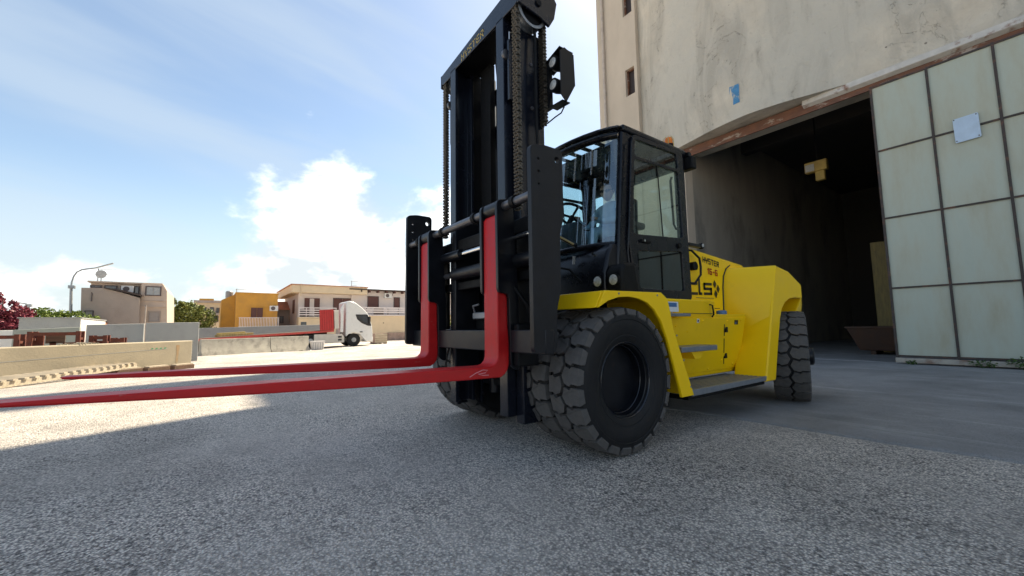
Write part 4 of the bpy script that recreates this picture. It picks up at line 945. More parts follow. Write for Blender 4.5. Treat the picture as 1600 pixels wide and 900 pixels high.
def hand(s, c):
    mb_ = []
    o = Vector(c)
    mb = MB()
    mb.hexa([o + Vector(p) for p in ((-.035, -.01, -.018), (.035, -.01, -.018), (.035, .05, -.016), (-.035, .05, -.016))], [o + Vector(p) for p in ((-.036, -.012, .014), (.036, -.012, .014), (.032, .05, .016), (-.032, .05, .016))])
    for i, ln in enumerate((.060, .070, .066, .052)):
        xx = -.028 + i * .0187
        mb.tube([o + Vector((xx, 0, 0)), o + Vector((xx, -.035, .008)), o + Vector((xx, -.035 - ln * .3, -.012)), o + Vector((xx, -.022, -.034))], [.0095, .0095, .0085, .007], 7)
    mb.tube([o + Vector((-s * .034, .03, 0)), o + Vector((-s * .055, .0, -.006)), o + Vector((-s * .052, -.03, -.014))], [.011, .010, .008], 7)
    return mb.build('hand', M['skin'], pr, bevel=.006, smooth=60)
hand(1, (.11, -.36, .20)); hand(-1, (-.13, -.40, .25))
# ------------------------------------------------------------------ yard: precast concrete, racks, barriers
mat('precast', (.34, .295, .215), .85, .1, 1.4, bump=.2, bscale=25, dirt=(.27, .235, .175), dscale=1.1, damt=.6)
mat('precast_grey', (.33, .34, .33), .85, .06, 1.5, bump=.15, bscale=30, dirt=(.27, .27, .25), dscale=1.8, damt=.5)
mat('precast_green', (.30, .32, .28), .85, .08, 1.5, bump=.15, bscale=30)
mat('white_face', (.68, .66, .62), .85, .06, 2, bump=.1, bscale=30)
mat('barrier_concrete', (.36, .34, .29), .9, .15, 2.5, bump=.3, bscale=22, dirt=(.17, .16, .14), dscale=2.2, dlo=.5, dhi=.66, damt=.75)
mat('rust_frame', (.13, .035, .018), .8, .35, 5, bump=.2, bscale=40)
mat('timber', (.42, .36, .27), .85, .25, 3, stretch=(5, .6, 5), bump=.2)
mat('timber_dark', (.12, .07, .045), .85, .3, 3, stretch=(5, .6, 5), bump=.2)
mat('rust_stain', (.33, .20, .09), .9, .2, 6, col2=(.34, .28, .19)); mat('green_mark', (.05, .25, .12), .8)

def boxed(name, p0, p1, thick, h, m, label, cat, base=None, parent=None, bevel=.02, group=None, lift=0.0, top1=None):
    """a slab from p0 to p1 (x, y), standing on the ground, `thick` deep away from the yard"""
    a = Vector(p0); b = Vector(p1); d = (b - a).normalized(); n = Vector((-d.y, d.x))
    if n.x > 0: n = -n
    z = min(gz(*p0), gz(*p1)) + lift if base is None else base
    o = empty(name, (a.x, a.y, z)) if parent is None else None
    L_ = (b - a)
    q = [(0, 0), (L_.x, L_.y), (L_.x + n.x * thick, L_.y + n.y * thick), (n.x * thick, n.y * thick)]
    h1 = top1 if top1 is not None else h
    hs = (h, h1, h1, h)
    mb = MB().hexa([(x, y, 0) for x, y in q], [(x, y, k) for (x, y), k in zip(q, hs)])
    return o, mb
# long precast beam lying across the left foreground, on bearers
P0, P1 = Vector((-14.1, -6.2)), Vector((-19.3, -.5))
bo, bm_ = boxed('precast_beam', P0, P1, .35, .86, 'precast', None, None, base=-.20, top1=.86)
bm_.v = [(x, y, z if z > .1 else z) for x, y, z in bm_.v]
tag(bo, 'long pale precast concrete beam lying on timber bearers at the left edge of the yard', 'concrete beam')
be = bm_.build('beam', M['precast'], bo, bevel=.03)
dd = (P1 - P0); ln = dd.length; u = dd.normalized(); nn = Vector((u.y, -u.x)); 
if nn.x < 0: nn = -nn
def onbeam(t, z, off=.004): q = u * t + nn * off; return (q.x, q.y, z)
MB().add([onbeam(ln - .60, .12), onbeam(ln - .55, .06), onbeam(ln - .51, .15), onbeam(ln - .50, .42), onbeam(ln - .46, .70), onbeam(ln - .52, .72), onbeam(ln - .60, .71), onbeam(ln - .575, .45)], [(0, 1, 2, 3, 4, 5, 6, 7)]).build('rust_stain', M['rust_stain'], bo)
mg = MB()
for i in range(4): mg.add([onbeam(ln - 1.45 + i * .14, .615), onbeam(ln - 1.38 + i * .14, .61), onbeam(ln - 1.36 + i * .14, .655), onbeam(ln - 1.43 + i * .14, .65)], [(0, 1, 2, 3)])
mg.build('chalk_mark', M['green_mark'], bo)
MB().add([onbeam(0.4, .42), onbeam(ln - .9, .60), onbeam(ln - .9, .612), onbeam(.4, .435)], [(0, 1, 2, 3)]).build('casting_line', M['precast_grey'], bo)
rng = random.Random(4)
for i in range(7):   # broken end: bent wire loops
    z = .1 + i * .11; q = Vector(onbeam(ln, z, -.1)); MB().tube([q, q + Vector((-.03, .05, .03)), q + Vector((-.02, .07, .07)), q + Vector((.0, .02, .1))], .012, 5).build('rebar_loop', M['barrier_concrete'], bo)
mr_ = MB()
for i in range(14): # ragged lump line on the top of the beam
    t = 3.9 + i * .07; q = Vector(onbeam(t, .86, -.08)); s_ = rng.uniform(.03, .07); mr_.hexa([q + Vector((-s_, -s_, -.02)), q + Vector((s_, -s_, -.02)), q + Vector((s_, s_, -.02)), q + Vector((-s_, s_, -.02))], [q + Vector((-s_ * .6, -s_ * .5, s_)), q + Vector((s_ * .5, -s_ * .6, s_ * .8)), q + Vector((s_ * .6, s_ * .6, s_)), q + Vector((-s_ * .5, s_ * .6, s_ * .7))])
mr_.build('mortar_lumps', M['precast'], bo)
# slatted timber ladder frame lying in front of the beam
lo = tag(empty('timber_grate', (-13.15, -3.85, gz(-13.6, -3.3) + .02), math.atan2(1.65, -4.6)), 'slatted timber grate lying on the ground in front of the long concrete beam', 'timber grate')
for yy in (-.30, .30): MB().box(0, 5.0, yy - .06, yy + .06, 0, .12).build('rail', M['timber'], lo)
for i in range(17): MB().box(.15 + i * .285, .27 + i * .285, -.40, .40, .122, .165).build('slat', M['timber'], lo)
for k in range(4):
    t = ln - .8 - k * .85; c = P0 + u * t + nn * .55
    b = tag(empty('timber_bearer', (c.x, c.y, gz(c.x, c.y) - .02), math.atan2(u.y, u.x)), ['dark timber bearer nearest the stained end of the long concrete beam', 'second dark timber bearer from the stained beam end', 'third dark timber bearer from the stained beam end', 'fourth dark timber bearer from the stained beam end'][k], 'timber', 'timber bearers along the concrete beam')
    MB().box(-.36, .34, -.12, .14, 0, .16).build('balk', M['timber_dark'], b, bevel=.01)
    MB().box(-.30, .30, -.10, .12, .162, .20).build('board', M['timber'], b)

# rusty steel racks and trestles behind the beam
def rack(name, x, y0, y1, z1, label, bars, group='rusty steel racks behind the concrete beam', z0=None):
    g = gz(x, y0); o = tag(empty(name, (x, y0, g)), label, 'steel rack', group)
    w = y1 - y0; h = z1 - g
    for a in (0, w - .10): 
        for dx in (0, -.55): MB().box(dx - .06, dx + .06, a, a + .11, 0, h).build('post', M['rust_frame'], o)
    for dx in (0, -.55): MB().box(dx - .05, dx + .05, .11, w - .101, h - .14, h - .03).build('top_rail', M['rust_frame'], o)
    for dx in (0, -.55): MB().box(dx - .04, dx + .04, .11, w - .101, h - .62, h - .55).build('mid_rail', M['rust_frame'], o)
    for a in (0, w - .10): MB().box(-.489, -.061, a + .01, a + .09, h - .30, h - .22).build('tie', M['rust_frame'], o)
    for (a, b, c, d) in bars: MB().box(-.35 + rng.uniform(-.1, .1), -.25, a, b, h - d, h - c).build('loose_part', M['rust_frame' if rng.random() < .7 else 'timber_dark'], o)
    return o
rack('steel_rack', -20.0, -6.6, -4.92, .98, 'rusty steel rack at the far left behind the concrete beam', [(.15, .5, .45, .8), (.7, 1.0, .3, .55), (1.1, 1.5, .50, .62)])
rack('steel_rack', -20.0, -4.75, -3.55, 1.06, 'tallest rusty rack in the middle, loaded with steel scraps', [(.16, .3, .12, .75), (.35, .8, .10, .40), (.45, .6, .35, .70), (.75, 1.05, .38, .62)])
rack('steel_rack', -20.4, -3.40, -2.95, .90, 'narrow rusty trestle between the racks and the grey slab', [(.12, .34, .2, .5)])
rack('steel_rack', -20.4, -2.85, -2.50, .80, 'smallest rusty trestle at the right end of the racks', [(.1, .25, .15, .5)])
# standing precast panels
def panel(name, X, pxs, ytop, m, label, thick=.22, base=None, X2=None, h=None, cat='concrete panel', group=None, bevel=.015):
    (a, za), (b, zb_) = survey(pxs[0], ytop[0], X), survey(pxs[1], ytop[1], X if X2 is None else X2)
    p0, p1 = (X, a), (X if X2 is None else X2, b); g = min(gz(*p0), gz(*p1)) - .02 if base is None else base
    o, mb = boxed(name, p0, p1, thick, za - g, m, None, None, base=g, top1=zb_ - g)
    tag(o, label, cat, group); mb.build('slab', M[m], o, bevel=bevel); return o
panel('precast_panel', -23.8, (228, 311.5), (504.5, 503.5), 'precast_grey', 'grey precast panel standing beside the concrete barriers', group='standing precast panels')
panel('precast_panel', -24.3, (135, 225.5), (507.5, 505.5), 'precast_grey', 'grey precast panel standing behind the small rusty trestles', group='standing precast panels')
panel('precast_panel', -25.6, (20, 125), (515.5, 511), 'precast_green', 'low greenish precast panel standing behind the tall rusty rack', group='standing precast panels')
panel('precast_panel', -26.2, (-40, 22), (517, 515.8), 'white_face', 'low whitish slab at the far left below the red tree', group='standing precast panels')
sh_ = tag(empty('shed', (-29.5, survey(30, 497, -29.5)[0], gz(-29.5, -6))), 'low flat windowless shed with its sunlit end wall coloured white behind the panels', 'shed')
ya, yb = survey(30, 497, -29.5)[0] - sh_.location.y, survey(125.5, 497, -29.5)[0] - sh_.location.y
hh = survey(100, 497.5, -29.5)[1] - sh_.location.z
MB().box(-6.0, 0, ya, yb, 0, hh).build('wall', M['precast_grey'], sh_)
MB().box(-6.0, -.0, yb + .002, yb + .03, 0, hh).build('sunlit_end', M['white_face'], sh_)  # direct sun on this end is put into its white colour
MB().box(-6.1, .06, ya - .06, yb + .07, hh + .002, hh + .05).build('roof', M['precast_grey'], sh_)
# concrete safety barriers
def barrier(p0, p1, h, label):
    a, b = Vector(p0), Vector(p1); d = b - a; o = tag(empty('concrete_barrier', (a.x, a.y, min(gz(*p0), gz(*p1)) - .02), math.atan2(d.y, d.x)), label, 'barrier', 'concrete barriers in front of the trailer')
    L_ = d.length; prof_ = [(-.30, 0), (.30, 0), (.30, .10), (.15, .32), (.11, h), (-.11, h), (-.15, .32), (-.30, .10)]
    MB().prism(prof_, 'x', 0.012, L_ - .012).build('body', M['barrier_concrete'], o, bevel=.02)
    for t in (.25, .75): MB().box(L_ * t - .12, L_ * t + .12, -.304, .304, -.001, .07).build('lifting_slot', M['dark_gap'], o)
    return o
Pb = [(-28.2, -.42), (-29.6, 3.0), (-30.6, 5.35)]
barrier(Pb[0], Pb[1], .96, 'longer weathered concrete barrier beside the grey precast panels')
barrier(Pb[1], Pb[2], 1.0, 'shorter weathered concrete barrier nearest the truck wheels')
# white mesh basket by the barrier end
mat('white_plastic', (.62, .60, .58), .5, .1, 8)
ck = tag(empty('plastic_basket', (-30.4, 5.55, gz(-30.4, 5.9))), 'whitish plastic basket beside the truck rear wheel at the barrier end', 'basket')
MB().hexa([(-.4, .05, 0), (.0, .05, 0), (.0, .75, 0), (-.4, .75, 0)], [(-.45, -.03, .55), (.05, -.03, .55), (.05, .83, .55), (-.45, .83, .55)]).build('body', M['white_plastic'], ck, bevel=.03)
MB().box(-.47, .07, -.05, .85, .552, .60).build('rim', M['white_plastic'], ck, bevel=.01)
for q in range(5): MB().box(.03, .055, .08 + q * .15, .11 + q * .15, .05, .5).build('rib', M['pane_grey'], ck)

# ------------------------------------------------------------------ articulated truck
mat('truck_white', (.66, .67, .66), .3, .03, 4, coat=.3); mat('truck_skirt', (.56, .53, .47), .4, .05, 4); mat('trailer_red', (.45, .03, .03), .45, .1, 4)
mat('trailer_edge', (.50, .06, .05), .45, .15, 4); mat('dark_plastic', (.02, .02, .022), .5, .2, 10)
TX = -33.0
tk = tag(empty('truck_tractor', (TX, 9.03, -.35)), 'white truck tractor with sleeper cab coupled to the red flatbed trailer', 'truck')
# own axes: x = 0 is the near flank, negative away; y forward
cabp = [(-.62, 1.0), (-.62, 3.42), (-.42, 3.52), (.07, 3.37), (.55, 3.02), (1.0, 2.56), (1.22, 2.08), (1.36, 1.55), (1.42, 1.0), (1.42, .35), (.95, .30), (.70, .62), (.42, .95), (0, 1.06), (-.42, .95), (-.58, .75)]
MB().prism([(y, z) for y, z in cabp], 'x', -2.40, 0).build('cab', M['truck_white'], tk, bevel=.07, seg=3)
MB().prism([(-1.02, 1.10), (-1.02, 2.9), (-.80, 3.28), (-.80, 1.10)], 'x', -.26, -.03).build('air_deflector', M['truck_white'], tk, bevel=.02)
wd = MB().prism(rpoly([(.06, 2.46), (.20, 2.08), (.55, 1.78), (1.02, 1.58), (1.30, 1.56), (1.18, 2.05), (.98, 2.46)], .06), 'x', .003, .02).build('side_window', M['dark_plastic'], tk)
MB().prism(rpoly([(.35, 2.38), (.52, 2.0), (.95, 1.75), (1.04, 1.95), (.90, 2.38)], .05), 'x', .021, .026).build('pane', M['window_glass'], wd)
MB().box(.03, .17, 1.06, 1.20, 1.75, 2.30).build('mirror', M['dark_plastic'], tk, bevel=.03)
MB().box(.004, .03, .42, .62, 1.06, 1.14).build('door_handle', M['dark_plastic'], tk)
MB().hexa([(-2.2, 1.1, 1.65), (-.2, 1.1, 1.65), (-.2, 1.37, 1.60), (-2.2, 1.37, 1.60)], [(-2.2, .8, 2.6), (-.2, .8, 2.6), (-.2, 1.03, 2.54), (-2.2, 1.03, 2.54)]).build('windscreen', M['window_glass'], tk)
MB().box(-2.3, -.1, 1.40, 1.47, .28, .72).build('bumper', M['truck_white'], tk, bevel=.04)
MB().box(-.5, -.12, 1.471, 1.48, .50, .66).build('headlamp', M['lamp_lens'], tk)
MB().prism(rpoly([(-2.85, .28), (-2.85, .98), (-.90, .98), (-.72, .72), (-.72, .32)], .06), 'x', -.25, -.01).build('side_skirt', M['truck_skirt'], tk, bevel=.02)
for z in (.78, .56): MB().box(-.011, .004, -1.18, -.92, z - .09, z + .05).build('step', M['dark_plastic'], tk)
MB().box(-2.2, -.4, -4.8, -.9, .62, .92).build('frame', M['dark_plastic'], tk)
def roadwheel(y, x, r, par):
    w = MB().lathe([(.30, -.30), (r * .9, -.31), (r, -.25), (r, -.06), (r * .94, .0), (r * .62, .0)], (x, y, r), 'x', 28).build('wheel', M['rubber'], par, smooth=40)
    MB().lathe([(r * .62, -.005), (r * .56, -.04), (r * .40, -.01), (r * .22, .03), (0, .04)], (x, y, r), 'x', 24).build('rim', M['pane_grey'], w, smooth=40)
    return w
roadwheel(0, -.06, .50, tk); roadwheel(-3.05, -.06, .50, tk); roadwheel(0, -2.0, .5, tk); roadwheel(-3.05, -2.0, .5, tk)
MB().prism(arc(-3.05, .5, .62, 10, 170, 12) + arc(-3.05, .5, .56, 170, 10, 12), 'x', -.35, -.02).build('mudguard', M['dark_plastic'], tk)
for y in (-.75, -.69): MB().box(-1.2, -1.1, y, y + .04, 1.0, 2.7).build('cable_stand', M['dark_plastic'], tk)
# flatbed trailer: pitches down towards its rear on the sloping yard
tl = tag(empty('flatbed_trailer', (TX, 7.55, .92)), 'long red flatbed trailer with a tall red headboard behind the concrete barriers', 'trailer')
tl.rotation_euler = (math.atan2(.43, 8.0), 0, 0)
deck = MB().box(-2.45, 0, -11.2, 0, -.12, 0).build('deck', M['trailer_edge'], tl, bevel=.01)
for i in range(14): MB().box(-2.43, -.02, -11.15 + i * .795, -11.15 + i * .795 + .78, .002, .03).build('plank', M['timber_dark'], deck)
MB().box(-1.9, -.5, -11.0, -.4, -.45, -.121).build('chassis_beam', M['rust_frame'], tl)
hb = MB().box(-2.45, -.02, -.10, .0, .0, 1.58).build('headboard', M['trailer_red'], tl)
for i in range(6): MB().box(-.02, .02, -.95 + i * .16, -.86 + i * .16, .03, 1.52).build('stake', M['trailer_red'], hb)
MB().box(-.04, -.021, -.98, -.0, .03, 1.56).build('side_board', M['trailer_red'], hb)
MB().box(-.5, -.02, .05, .38, .1, 1.5).build('spare_locker', M['truck_skirt'], tl, bevel=.02)
for y in (-8.2, -9.5, -10.8):
    w = MB().lathe([(.30, -.30), (.42, -.31), (.45, -.25), (.45, -.06), (.42, .0), (0, .0)], (-.05, y, -.78), 'x', 20).build('wheel', M['rubber'], tl, smooth=40)
MB().box(-.3, -.2, -2.6, -2.5, -1.2, -.12).build('landing_leg', M['rust_frame'], tl)
ld = tag(empty('timber_stack', (TX - .5, survey(336, 521, TX)[0], .56)), 'light orange timber beams lying loaded on the red trailer deck', 'timber')
ld.rotation_euler = (math.atan2(.43, 8.0), 0, 0)
for i in range(3): MB().box(-.6 + i * .2, -.44 + i * .2, 0 + i * .1, 2.2 - i * .2, .03, .17).build('beam', M['old_wood'], ld, bevel=.01)
for i in range(2): MB().box(-.5 + i * .2, -.34 + i * .2, .1 + i * .1, 1.7, .172, .28).build('beam', M['old_wood'], ld, bevel=.01)

# ------------------------------------------------------------------ grey boundary wall
panel('boundary_wall', -37.5, (300, 506), (513, 507), 'precast_grey', 'low grey boundary wall running behind the red trailer', cat='wall', thick=.25)

# ------------------------------------------------------------------ houses
mat('house_grey', (.36, .30, .255), .9, .08, 1.2, bump=.2, bscale=10, dirt=(.30, .25, .21), dscale=1.0, damt=.6)
mat('house_pink', (.52, .42, .34), .9, .06, 1.2); mat('house_orange', (.52, .27, .05), .9, .1, 1.2, dirt=(.42, .22, .06), dscale=1.4, damt=.6)
mat('house_white', (.62, .56, .53), .9, .05, 1.2, dirt=(.54, .48, .43), dscale=1.2, damt=.5); mat('house_cream', (.62, .50, .34), .9, .06, 1.2)
mat('shutter_brown', (.10, .042, .036), .7, .2, 6, stretch=(1, 1, 14)); mat('roof_dark', (.06, .042, .036), .8, .2, 5); mat('roof_tile', (.42, .16, .08), .85, .2, 6)
mat('rail_white', (.66, .60, .58), .6, .05, 4); mat('rail_dark', (.09, .07, .07), .6); mat('stone_base', (.34, .24, .19), .95, .3, 3, bump=.5, bscale=8); mat('aerial_metal', (.25, .25, .26), .5, .1, 5, metal=.5)
mat('ac_white', (.62, .62, .60), .6, .05, 5); mat('shutter_grey', (.30, .27, .25), .7, .1, 3, stretch=(1, 1, 12))
class House:
    """a house whose front stands on the plane x = X; own axes share the place's axes, origin at the front left foot"""
    def __init__(s, name, X, px, label, cat='house'):
        s.X = X; y = survey(px, 505, X)[0]; s.o = tag(empty(name, (X, y, gz(X, y) - .05)), label, cat); s.y = y; s.z = s.o.location.z
    def p(s, px, py, dx=0):
        a, b = survey(px, py, s.X + dx); return a - s.y, b - s.z
    def box(s, name, m, px0, py0, px1, py1, x0, x1, parent=None, floor=False, bevel=0):
        dx = x1 if x1 > 0.3 else 0
        (a, b), (c, d) = s.p(px0, py0, dx), s.p(px1, py1, dx)
        return MB().box(x0, x1, a, c, 0 if floor else min(b, d), max(b, d)).build(name, M[m], parent or s.o, bevel=bevel)
    def window(s, px0, py0, px1, py1, m='shutter_brown', frame='rail_dark', leaf=True, name='window', x=0.0):
        (a, b), (c, d) = s.p(px0, py0, x), s.p(px1, py1, x); z0, z1 = min(b, d), max(b, d); e = .06
        w = MB().holed([(a, z0), (c, z0), (c, z1), (a, z1)], [[(a + e, z0 + e), (c - e, z0 + e), (c - e, z1 - e), (a + e, z1 - e)]], 'x', x + .01, x + .07).build(name, M[frame], s.o)
        n = 2 if leaf else 1
        for i in range(n):
            y0 = a + e + (c - a - 2 * e) * i / n + .012; y1 = a + e + (c - a - 2 * e) * (i + 1) / n - .012
            MB().box(x + .012, x + .04, y0, y1, z0 + e + .005, z1 - e - .005).build('shutter' if 'shutter' in m else 'pane', M[m], w)
        return w
def aerial(h, px, py0, py1, X=-1.0, arms=((0, .9), (.35, .55))):
    (a, b) = h.p(px, py0); (_, d) = h.p(px, py1); m = MB()
    m.tube([(X, a, b), (X, a, d)], .03, 6)
    for k, L_ in arms:
        z = d - k - .05; m.tube([(X, a - .1, z), (X, a + L_, z)], .018, 5)
        for i in range(4): m.tube([(X - .25, a + .15 + i * L_ / 5, z), (X + .25, a + .15 + i * L_ / 5, z)], .010, 4)
    return m.build('aerial', M['aerial_metal'], h.o)

# grey concrete house with sloping roof line
g = House('grey_house', -38.0, 127, 'grey rendered house with a sloping roof edge and a flat upper storey')
pts = [g.p(*q) for q in ((127, 520), (127, 449.5), (160, 450), (190, 457), (218, 465.5), (218, 520))]
pts = [(a, max(0, b) if i in (0, 5) else b) for i, (a, b) in enumerate(pts)]
pts[0] = (pts[0][0], 0); pts[5] = (pts[5][0], 0)
MB().prism(pts, 'x', -7.0, 0).build('wall', M['house_grey'], g.o)
rp = [g.p(*q) for q in ((163, 450.5), (193, 456.5), (223, 463.5), (223, 461.0), (193, 453.5), (163, 449.2))]
MB().prism(rp, 'x', -6.0, .15).build('roof_edge', M['roof_dark'], g.o)
a0, b0 = g.p(135, 441.5); a1, b1 = g.p(255, 443.5); c0 = g.p(255, 470)[0]
MB().box(-8.0, -1.2, a0, a1 - .15, 3.0, b0 + .12).build('upper_storey', M['house_pink'], g.o, bevel=.05)
MB().prism([(pts[4][0] + .01, 0), (pts[4][0] + .01, b1 + .0), (g.p(254, 443)[0], b1), (g.p(260, 452)[0], b1 - .45), (g.p(262, 520)[0], 0)], 'x', -7.8, -.45).build('side_block', M['house_pink'], g.o)
MB().box(-8.2, -.9, a0 - .12, g.p(252, 442)[0], b0 + .125, b0 + .22).build('roof', M['house_pink'], g.o)
for q in ((141, 445.2, 159, 450), (163, 445.5, 183, 452.5), (188, 446.5, 207, 458), (209.5, 447, 217.5, 459.5)): g.window(*q, m='window_glass', frame='rail_dark', leaf=q[0] < 150, x=-1.18)
g.window(227.5, 447, 251.5, 462.5, m='pane_grey', frame='rail_dark', x=-.45)
g.window(231, 486, 250, 503.5, m='shutter_grey', frame='house_grey', leaf=False, x=-.45)
g.window(132, 485, 146, 497.5, m='shutter_grey', frame='rail_dark')
g.box('string_course', 'house_pink', 221, 478, 260, 479.6, -.44, -.30); g.box('string_course', 'house_pink', 221, 469, 260, 470, -.44, -.36)
a, b = g.p(200, 452, -1.1); acw = MB().box(-1.10, -.75, a - .32, a + .32, b - .25, b + .22).build('air_conditioner', M['ac_white'], g.o); MB().lathe([(.17, 0), (.17, .012)], (-.75, a - .05, b), 'x', 14).build('fan', M['rail_dark'], acw)
a, b = g.p(144, 459); MB().tube([(.05, a, b - .5), (.05, a, b), (.18, a, b + .1)], .03, 6).build('wall_lamp', M['rail_dark'], g.o)
MB().tube([(.03, g.p(228, 480)[0], 0), (.03, g.p(228, 480)[0], g.p(228, 477)[1])], .04, 8).build('down_pipe', M['pvc_pipe'], g.o)
aerial(g, 138.5, 443, 412, X=-2.5)
a, b = g.p(147, 441); MB().lathe([(0, 0), (.18, .04), (.29, .12)], (-2.0, a, b + .75), 'x', 16).build('satellite_dish', M['pane_grey'], g.o, smooth=40)
MB().tube([(-2.0, a, b), (-2.02, a, b + .75)], .03, 6).build('dish_post', M['aerial_metal'], g.o)
a, b = g.p(155, 499); a2, b2 = g.p(170, 504); MB().hexa([(.3, a, b - .15), (1.2, a, b - .25), (1.2, a2, b2 - .3), (.3, a2, b2 - .2)], [(.3, a, b), (1.2, a, b - .15), (1.2, a2, b2 - .2), (.3, a2, b2)]).build('porch_roof', M['roof_tile'], g.o)

# ochre house
h = House('ochre_house', -46.0, 367, 'small ochre yellow house with brown shutter and balcony railing')
(a, b), (c, d) = h.p(366.5, 458), h.p(434.5, 459.5)
MB().box(-9.0, 0, 0, c, 0, b).build('wall', M['house_orange'], h.o)
MB().box(-9.1, .06, -.06, c + .06, b + .002, b + .10).build('roof', M['house_orange'], h.o)
(sa, sz), (sc2, sz2) = h.p(345.5, 470, -3), h.p(366.5, 459, -3)
MB().prism([(sa, 0), (sa, sz), (sc2 + .3, sz2), (sc2 + .3, 0)], 'x', -8.9, -1.6).build('side_wing', M['house_orange'], h.o)
h.window(391, 479.5, 411.5, 498, m='shutter_brown', frame='house_orange')
a, b = h.p(372, 497.5); c, d = h.p(434, 506); rl = MB().box(.05, .95, a, c, b - .95, b - .86).build('balcony', M['house_cream'], h.o)
for z in (b + .02, b - .82): MB().box(.88, .93, a, c, z, z + .05).build('rail', M['rail_white'], rl)
for i in range(26): MB().box(.89, .92, a + (c - a) * (i + .4) / 26, a + (c - a) * (i + .4) / 26 + .045, b - .77, b + .018).build('baluster', M['rail_white'], rl)
a, b = h.p(428, 482); ac = MB().box(.02, .32, a - .38, a + .32, b - .25, b + .25).build('air_conditioner', M['ac_white'], h.o); MB().lathe([(.19, 0), (.19, .012)], (.321, a - .1, b), 'x', 14).build('fan', M['rail_dark'], ac)
aerial(h, 372, 458, 447, X=-3, arms=((0, .9),)); aerial(h, 421, 459, 454, X=-4, arms=((0, .4),))
a, b = h.p(362, 461, -5.0); MB().lathe([(.3, 0), (.34, .2), (.34, .7), (.25, .8), (0, .82)], (-5, a - .2, b - .4), 'z', 14).build('water_tank', M['aerial_metal'], h.o, smooth=40)

# annex with tiled roof between the ochre and the white house
r = House('tiled_house', -52.0, 430, 'small house with orange tiled roof squeezed between ochre and white houses')
(a, b), (c, d) = r.p(424, 484), r.p(458, 484)
MB().box(-5, 0, a, c, 0, b).build('wall', M['house_grey'], r.o)
MB().hexa([(.3, a, b), (.3, c, b), (-5, c, b), (-5, a, b)], [(-2.0, a, b + 1.05), (-2.0, c, b + 1.05), (-2.6, c, b + 1.05), (-2.6, a, b + 1.05)]).build('roof', M['roof_tile'], r.o)
r.window(437, 494, 443, 505, m='window_glass')

# white two storey house
w = House('white_house', -46.5, 465, 'white two-storey house with brown shutters, cream roof fascia and balconies')
top = w.p(465, 458)[1]; ym = w.p(548, 470)[0]; yr = w.p(712, 470)[0]
MB().box(-9.5, 0, 0, ym, 0, top).build('wall', M['house_white'], w.o)
zt_ = w.p(500, 447.5)[1]
fas = MB().box(-10.3, .9, -.75, ym + 1.5, top + .002, zt_).build('roof_fascia', M['house_cream'], w.o, bevel=.03)
MB().box(-10.4, 1.0, -.85, ym + 1.6, zt_ + .002, zt_ + .06).build('roof', M['roof_tile'], fas)
zr = w.p(600, 455.5)[1]
MB().box(-9.0, .25, ym + .001, yr, 0, zr).build('wall', M['house_white'], w.o)
rf = MB().hexa([(-9.2, ym - .4, zr + .16), (.95, ym - .4, zr + .002), (.95, yr + .3, zr + .002), (-9.2, yr + .3, zr + .16)], [(-9.2, ym - .4, zr + .32), (.95, ym - .4, zr + .13), (.95, yr + .3, zr + .13), (-9.2, yr + .3, zr + .32)]).build('roof', M['roof_dark'], w.o)
for i in range(8): MB().box(.26, .90, ym + .8 + i * .95, ym + .95 + i * .95, zr - .22, zr).build('rafter', M['shutter_brown'], rf)
dr_ = w.window(474.5, 464.5, 500, 494.5, leaf=True, m='shutter_brown', frame='house_white')
a, b = w.p(484, 465); c, d = w.p(490, 494); MB().box(.041, .06, a, c, d, b - .1).build('curtain', M['house_white'], dr_)
w.window(520.5, 465.5, 548, 494)
lw = w.p(458, 464)[0]
MB().box(-3.4, -2.2, -.05, -.002, w.p(458, 488)[1], w.p(458, 466)[1]).build('side_window', M['shutter_brown'], w.o)
w.window(574, 462.5, 591.5, 481.5, leaf=False, x=.25); w.window(615, 464.5, 624.5, 481.5, leaf=False, x=.25)
a, b = w.p(604, 462.5); ac = MB().box(.26, .60, a - .42, a + .42, b - .28, b + .28).build('air_conditioner', M['ac_white'], w.o); MB().lathe([(.2, 0), (.2, .012)], (.601, a - .1, b), 'x', 14).build('fan', M['rail_dark'], ac)
MB().lathe([(.09, 0), (.09, .1)], (.25, w.p(611, 461)[0], w.p(611, 461)[1]), 'x', 10).build('vent', M['rail_dark'], w.o)
# left balcony
a, b = w.p(464, 482); c, d = w.p(521, 497)
bl_ = MB().box(.02, 1.3, a, c, b - 1.05, b - .90).build('balcony', M['house_cream'], w.o)
MB().box(.02, 1.2, a, c, 0, b - 1.06).build('ground_floor', M['house_cream'], w.o)
for k in range(4): MB().box(1.2, 1.26, a, c, b - .02 - k * .23, b + .07 - k * .23).build('rail', M['rail_white'], bl_)
for i in range(6): MB().box(1.14, 1.199, a + (c - a) * i / 5 - (.06 if i else 0), a + (c - a) * i / 5 + (.0 if i else .06), b - .9, b).build('post', M['rail_white'], bl_)
MB().box(1.0, 1.05, a + .1, a + .9, b - .85, b - .1).build('flower_box', M['rail_dark'], bl_)
a, b = w.p(476, 507, 1.2); MB().box(1.21, 1.24, a - .35, a + .15, b - .2, b + .25).build('window', M['window_glass'], w.o)
